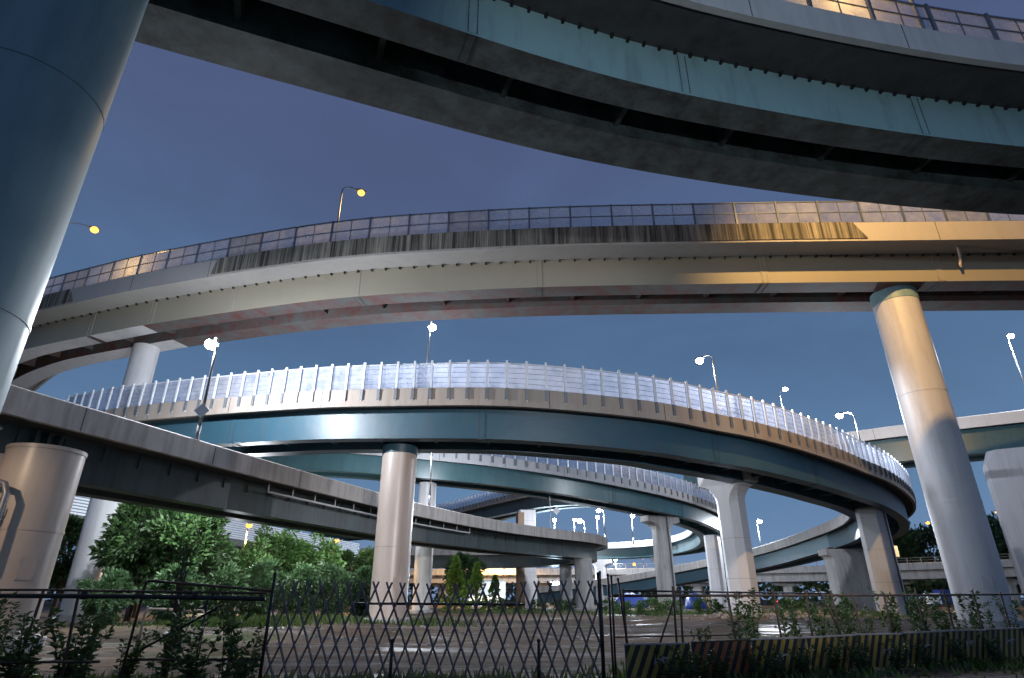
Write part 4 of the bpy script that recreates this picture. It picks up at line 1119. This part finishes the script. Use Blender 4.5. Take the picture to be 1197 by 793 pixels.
# right pipe fence
f3 = thing('pipe_fence', tuple(fp(7)), 'long rusty pipe fence above the striped boards at the right', 'fence', 'site fences')
mb = MB(); mb.tube([fp(0.05, 0.0, 1.555), fp(5, 0, 1.57), fp(10, 0, 1.59), fp(FLEN, 0, 1.63)], 0.026, 8); mb.build('rail', M['rust'], f3, True)
mb = MB(); mb.tube([fp(0.35, 0.05, 1.65), fp(3.3, 0.05, 1.63), fp(6, 0.05, 1.62)], 0.018, 8); mb.build('rail', M['ironblk'], f3, True)
pd = [0.32, 1.55, 1.72, 2.98, 4.3, 5.3, 6.1, 6.8, 7.9, 9.1, 10.2, 11.4, 12.6, 13.8]
rg = random.Random(9)
for i, d in enumerate(pd):
    ln = rg.uniform(-0.1, 0.14); mb = MB()
    mb.tube([fp(d + ln, 0.06, -0.05), fp(d, 0.06, 1.66 + rg.uniform(-0.04, 0.1))], 0.024, 8); mb.build('post', M['rust'], f3, True)
for a_, b_ in ((1.0, 1.66), (6.2, 5.7)):
    mb = MB(); mb.tube([fp(a_, 0.09, 0.55), fp(b_, 0.09, 1.72)], 0.02, 8); mb.build('brace', M['rust'], f3, True)
mb = MB(); mb.tube([fp(0.1, 0.03, 0.82), fp(3.2, 0.03, 0.80)], 0.014, 6); mb.build('rail', M['rust'], f3, True)

# striped boards
def clip(poly, W_, H_):
    for ax, lim, sg in ((0, 0, 1), (0, W_, -1), (1, 0, 1), (1, H_, -1)):
        out = []
        for i in range(len(poly)):
            a, b = poly[i - 1], poly[i]
            ina, inb = (a[ax] - lim) * sg >= 0, (b[ax] - lim) * sg >= 0
            if ina != inb:
                t = (lim - a[ax]) / (b[ax] - a[ax]); out.append((a[0] + (b[0] - a[0]) * t, a[1] + (b[1] - a[1]) * t))
            if inb: out.append(b)
        poly = out
        if not poly: return []
    return poly
BL = [('yellow and black striped board at the gate end, half behind weeds', 'yellow'), ('orange and black striped board, second from the gate', 'orange')] + [('faded yellow and black striped board, %s from the gate' % o_, 'yellow') for o_ in ordn[2:9]]
bw_ = 1.52
for i, (lab, cn) in enumerate(BL):
    d0 = 0.2 + i * (bw_ + 0.06); wd = bw_; hb = 0.66
    r_ = thing('striped_board', tuple(fp(d0 + wd / 2, 0.16)), lab, 'barrier board', 'striped boards along the lane')
    tilt = (-0.012, 0.01, 0.0, 0.015, -0.01, 0.006, -0.008, 0.01, 0)[i]
    def bp_(x, z, off): return fp(d0 + x, 0.16 + off, 0.02 + z + tilt * (x - wd / 2) + 0.012 * i)
    mb = MB()
    q = [bp_(0, 0, 0), bp_(wd, 0, 0), bp_(wd, hb, 0), bp_(0, hb, 0)]; q2 = [bp_(0, 0, .03), bp_(wd, 0, .03), bp_(wd, hb, .03), bp_(0, hb, .03)]
    mb.add(q + q2, [(0, 1, 2, 3), (7, 6, 5, 4), (0, 4, 5, 1), (1, 5, 6, 2), (2, 6, 7, 3), (3, 7, 4, 0)])
    mb.cur = 1
    for k in range(-3, 9):
        x = k * 0.235; sl = 0.36
        pg = clip([(x, 0), (x + 0.12, 0), (x + 0.12 + sl, hb), (x + sl, hb)], wd, hb)
        if len(pg) > 2: mb.add([bp_(a, b, 0.034) for a, b in pg], [tuple(range(len(pg)))[::-1]])
    mb.build('board', [M['black'], M[cn]], r_)
    mb = MB(); mb.add([bp_(0, hb, -0.01), bp_(wd, hb, -0.01), bp_(wd, hb + 0.03, -0.01), bp_(0, hb + 0.03, -0.01), bp_(0, hb, .045), bp_(wd, hb, .045), bp_(wd, hb + 0.03, .045), bp_(0, hb + 0.03, .045)],
                      [(0, 1, 2, 3), (7, 6, 5, 4), (0, 4, 5, 1), (1, 5, 6, 2), (2, 6, 7, 3), (3, 7, 4, 0)]); mb.build('top_edge', M['rust'] if cn == 'orange' else M['conc'], r_)
    if i not in (1, 3):
        mb = MB(); x = 0.62 + 0.1 * math.sin(i * 2.1); z = 0.28 + 0.04 * math.cos(i)
        pg = [(0, 0), (0.05, 0), (0.09, 0.07), (0.20, 0.05), (0.21, 0), (0.26, 0.01), (0.25, 0.09), (0.40, 0.08), (0.39, 0.11), (0.24, 0.13), (0.22, 0.15), (0.20, 0.09), (0.08, 0.11), (0.05, 0.14)]
        mb.add([bp_(x + a, z + b, .038) for a, b in pg], [tuple(range(len(pg)))[::-1]])
        mb.build('worn_paint_mark', M['conc'], r_)

# low pipe barriers left, behind the fence
for i, (x, y, lab) in enumerate(((-15.2, 27.0, 'bent pale pipe barrier beyond the left fence'),)):
    mb = MB(); mb.tube([(x, y, -0.2), (x, y, 1.0), (x + 0.15, y, 1.12), (x + 2.4, y, 1.05), (x + 2.5, y, 0.9), (x + 2.5, y, -0.2)], 0.05, 8)
    tag(mb.build('pipe_barrier', M['pier_w'], None, True), lab, 'barrier')

# ------------------------------------------------------------------ things at the back
cb = thing('site_office', (-6.0, 151, 0), 'white two storey site office glowing under the background expressway', 'site office')
mb = MB(); mb.box((-6.0, 151, 2.6), (9, 4, 5.4)); mb.build('wall', M['white'], cb)
mb = MB(); mb.box((-6.0, 151, 5.42), (9.4, 4.4, 0.2)); mb.build('roof', M['conc'], cb)
for zz in (1.6, 4.1):
    for k in range(4):
        mb = MB(); mb.box((-9.2 + k * 2.1, 148.98, zz), (1.3, 0.06, 1.0)); mb.build('window', M['winl'], cb)
fl = thing('site_floodlight', (9.4, 140, 0), 'brilliant bluish white floodlight on a stand under the low ramp', 'floodlight')
mb = MB(); mb.tube([(9.4, 140, -0.2), (9.4, 140, 4.1)], 0.09, 8)
for a in (0.3, 2.4, 4.5): mb.tube([(9.4, 140, 1.2), (9.4 + 0.9 * math.cos(a), 140 + 0.9 * math.sin(a), -0.05)], 0.05, 6)
mb.build('stand', M['poled'], fl)
mb = MB(); mb.box((9.4, 140.1, 4.4), (1.8, 0.3, 1.2)); mb.build('lamp_head', M['poled'], fl)
mb = MB(); mb.ellipsoid((9.4, 139.9, 4.4), (0.8, 0.15, 0.55), 14, 8); mb.build('bulb', M['flood'], fl, True)
light('flood_light', (9.4, 139.2, 4.4), (0.6, 0.82, 1.0), 26000, fl, 0.4)
def heap(x, y, w, d, h, m, label, nm, cat, seed):
    rg = random.Random(seed); rings = []
    for t in (0, 0.35, 0.7, 0.92, 1.0):
        k = math.sqrt(max(0.0, 1 - t ** 2.2)) * 0.85 + 0.15
        rings.append([(x + w / 2 * k * math.copysign(abs(math.cos(a)) ** 0.6, math.cos(a)) * rg.uniform(0.9, 1.1), y + d / 2 * k * math.copysign(abs(math.sin(a)) ** 0.6, math.sin(a)) * rg.uniform(.9, 1.1), gz(x, y) - 0.1 + h * t * rg.uniform(0.93, 1.07)) for a in [2 * math.pi * q / 16 for q in range(16)]])
    mb = MB(); mb.loft(rings); tag(mb.build(nm, m, None, True), label, cat, 'covered heaps')
heap(27.6, 97.5, 3.2, 2.6, 2.3, M['blue'], 'blue tarpaulin heap right of the second loop pier', 'tarpaulin_heap', 'tarpaulin', 1)
heap(21.5, 118, 6.5, 2.6, 2.6, M['blue'], 'long blue tarpaulin heap just right of the gate end', 'tarpaulin_heap', 'tarpaulin', 2)
cr = thing('plywood_crate', (33.2, 103.5, 0), 'plywood crate standing right of the blue tarpaulin', 'crate')
mb = MB(); mb.box((33.2, 103.5, 1.0), (4.2, 2.2, 2.1), 0.1); mb.build('body', M['wood'], cr)
for k in (-1.5, 0, 1.5):
    mb = MB(); mb.box((33.2 + k, 102.35 + 0.1 * k, 1.0), (0.16, 0.08, 2.2), 0.1); mb.build('batten', M['wood'], cr)

def wheel(mb, x, y, z, r, w):
    rings = []
    for dx, k in ((-w / 2, 0.85), (-w / 2 + 0.03, 1), (w / 2 - 0.03, 1), (w / 2, 0.85)):
        rings.append([(x + r * k * math.cos(a), y + dx, z + r * k * math.sin(a)) for a in [2 * math.pi * q / 16 for q in range(16)]])
    mb.loft(rings)
tr = thing('blue_truck', (84, 124, 0), 'blue truck parked under the expressway at the right', 'truck')
mb = MB(); mb.box((85.5, 124, 1.95), (7.4, 2.3, 2.3)); mb.build('cargo_box', M['bluebody'], tr)
mb = MB(); mb.loft([[(79.5, 122.9, z), (81.6, 122.9, z), (81.6, 125.1, z), (79.5, 125.1, z)] for z in (0.6, 1.5)] + [[(79.8, 122.95, 2.5), (81.6, 122.95, 2.5), (81.6, 125.05, 2.5), (79.8, 125.05, 2.5)]]); mb.build('cab', M['white'], tr)
mb = MB(); mb.box((80.7, 122.88, 2.0), (1.1, 0.05, 0.6)); mb.build('window', M['glassdk'], tr)
mb = MB(); mb.box((84.4, 124, 0.7), (9.4, 1.9, 0.2)); mb.build('chassis', M['poled'], tr)
for x in (80.6, 86.6, 88.0):
    for y in (122.95, 125.05):
        mb = MB(); wheel(mb, x, y, 0.5, 0.5, 0.3); mb.build('wheel', M['rubber'], tr)
car = thing('parked_car', (53.6, 125, 0), 'dark grey car with glowing red tail lights between the piers', 'car')
mb = MB()
prof = [(-2.1, 0.35), (2.1, 0.35), (2.15, 0.8), (1.95, 0.95), (1.2, 1.02), (0.6, 1.48), (-1.2, 1.5), (-1.9, 1.0), (-2.15, 0.9)]
mb.loft([[(53.6 + a * 0.94, 125 + y, z * (0.98 if abs(y) > 0.8 else 1)) for a, z in prof] for y in (-0.86, -0.8, 0.8, 0.86)]); mb.build('body', M['grey_car'], car)
mb = MB(); mb.add([(53.6 + a, 124.12, z) for a, z in ((-1.6, 1.03), (1.0, 1.03), (0.55, 1.42), (-1.05, 1.44))], [(0, 1, 2, 3)]); mb.build('side_window', M['glassdk'], car)
for x in (52.3, 54.9):
    for y in (124.2, 125.8):
        mb = MB(); wheel(mb, x, y, 0.33, 0.33, 0.2); mb.build('wheel', M['rubber'], car)
for y in (124.3, 125.7):
    mb = MB(); mb.box((51.55, y - 0.1, 0.95), (0.2, 0.35, 0.3)); mb.build('tail_light', M['tail'], car)
# dark growth closing the view under the expressway
mb = MB(); rg = random.Random(44)
for k in range(9000):
    x = rg.uniform(-190, 240); y = 190 + rg.uniform(-5, 5) - 0.12 * max(0, x - 40)
    hh = 6.5 + 2.5 * noise.noise(Vector((x * 0.07, 3, 0))) + 1.5 * noise.noise(Vector((x * 0.3, 8, 0)))
    p = Vector((x, y, hh * math.sqrt(rg.random())))
    leaf(mb, p, rdir(rg), rg.uniform(1.2, 2.2), 1.1, rg)
tag(mb.build('treeline', M['leafB']), 'dark mass of growth far behind the low expressway', 'treeline', None, 'stuff')
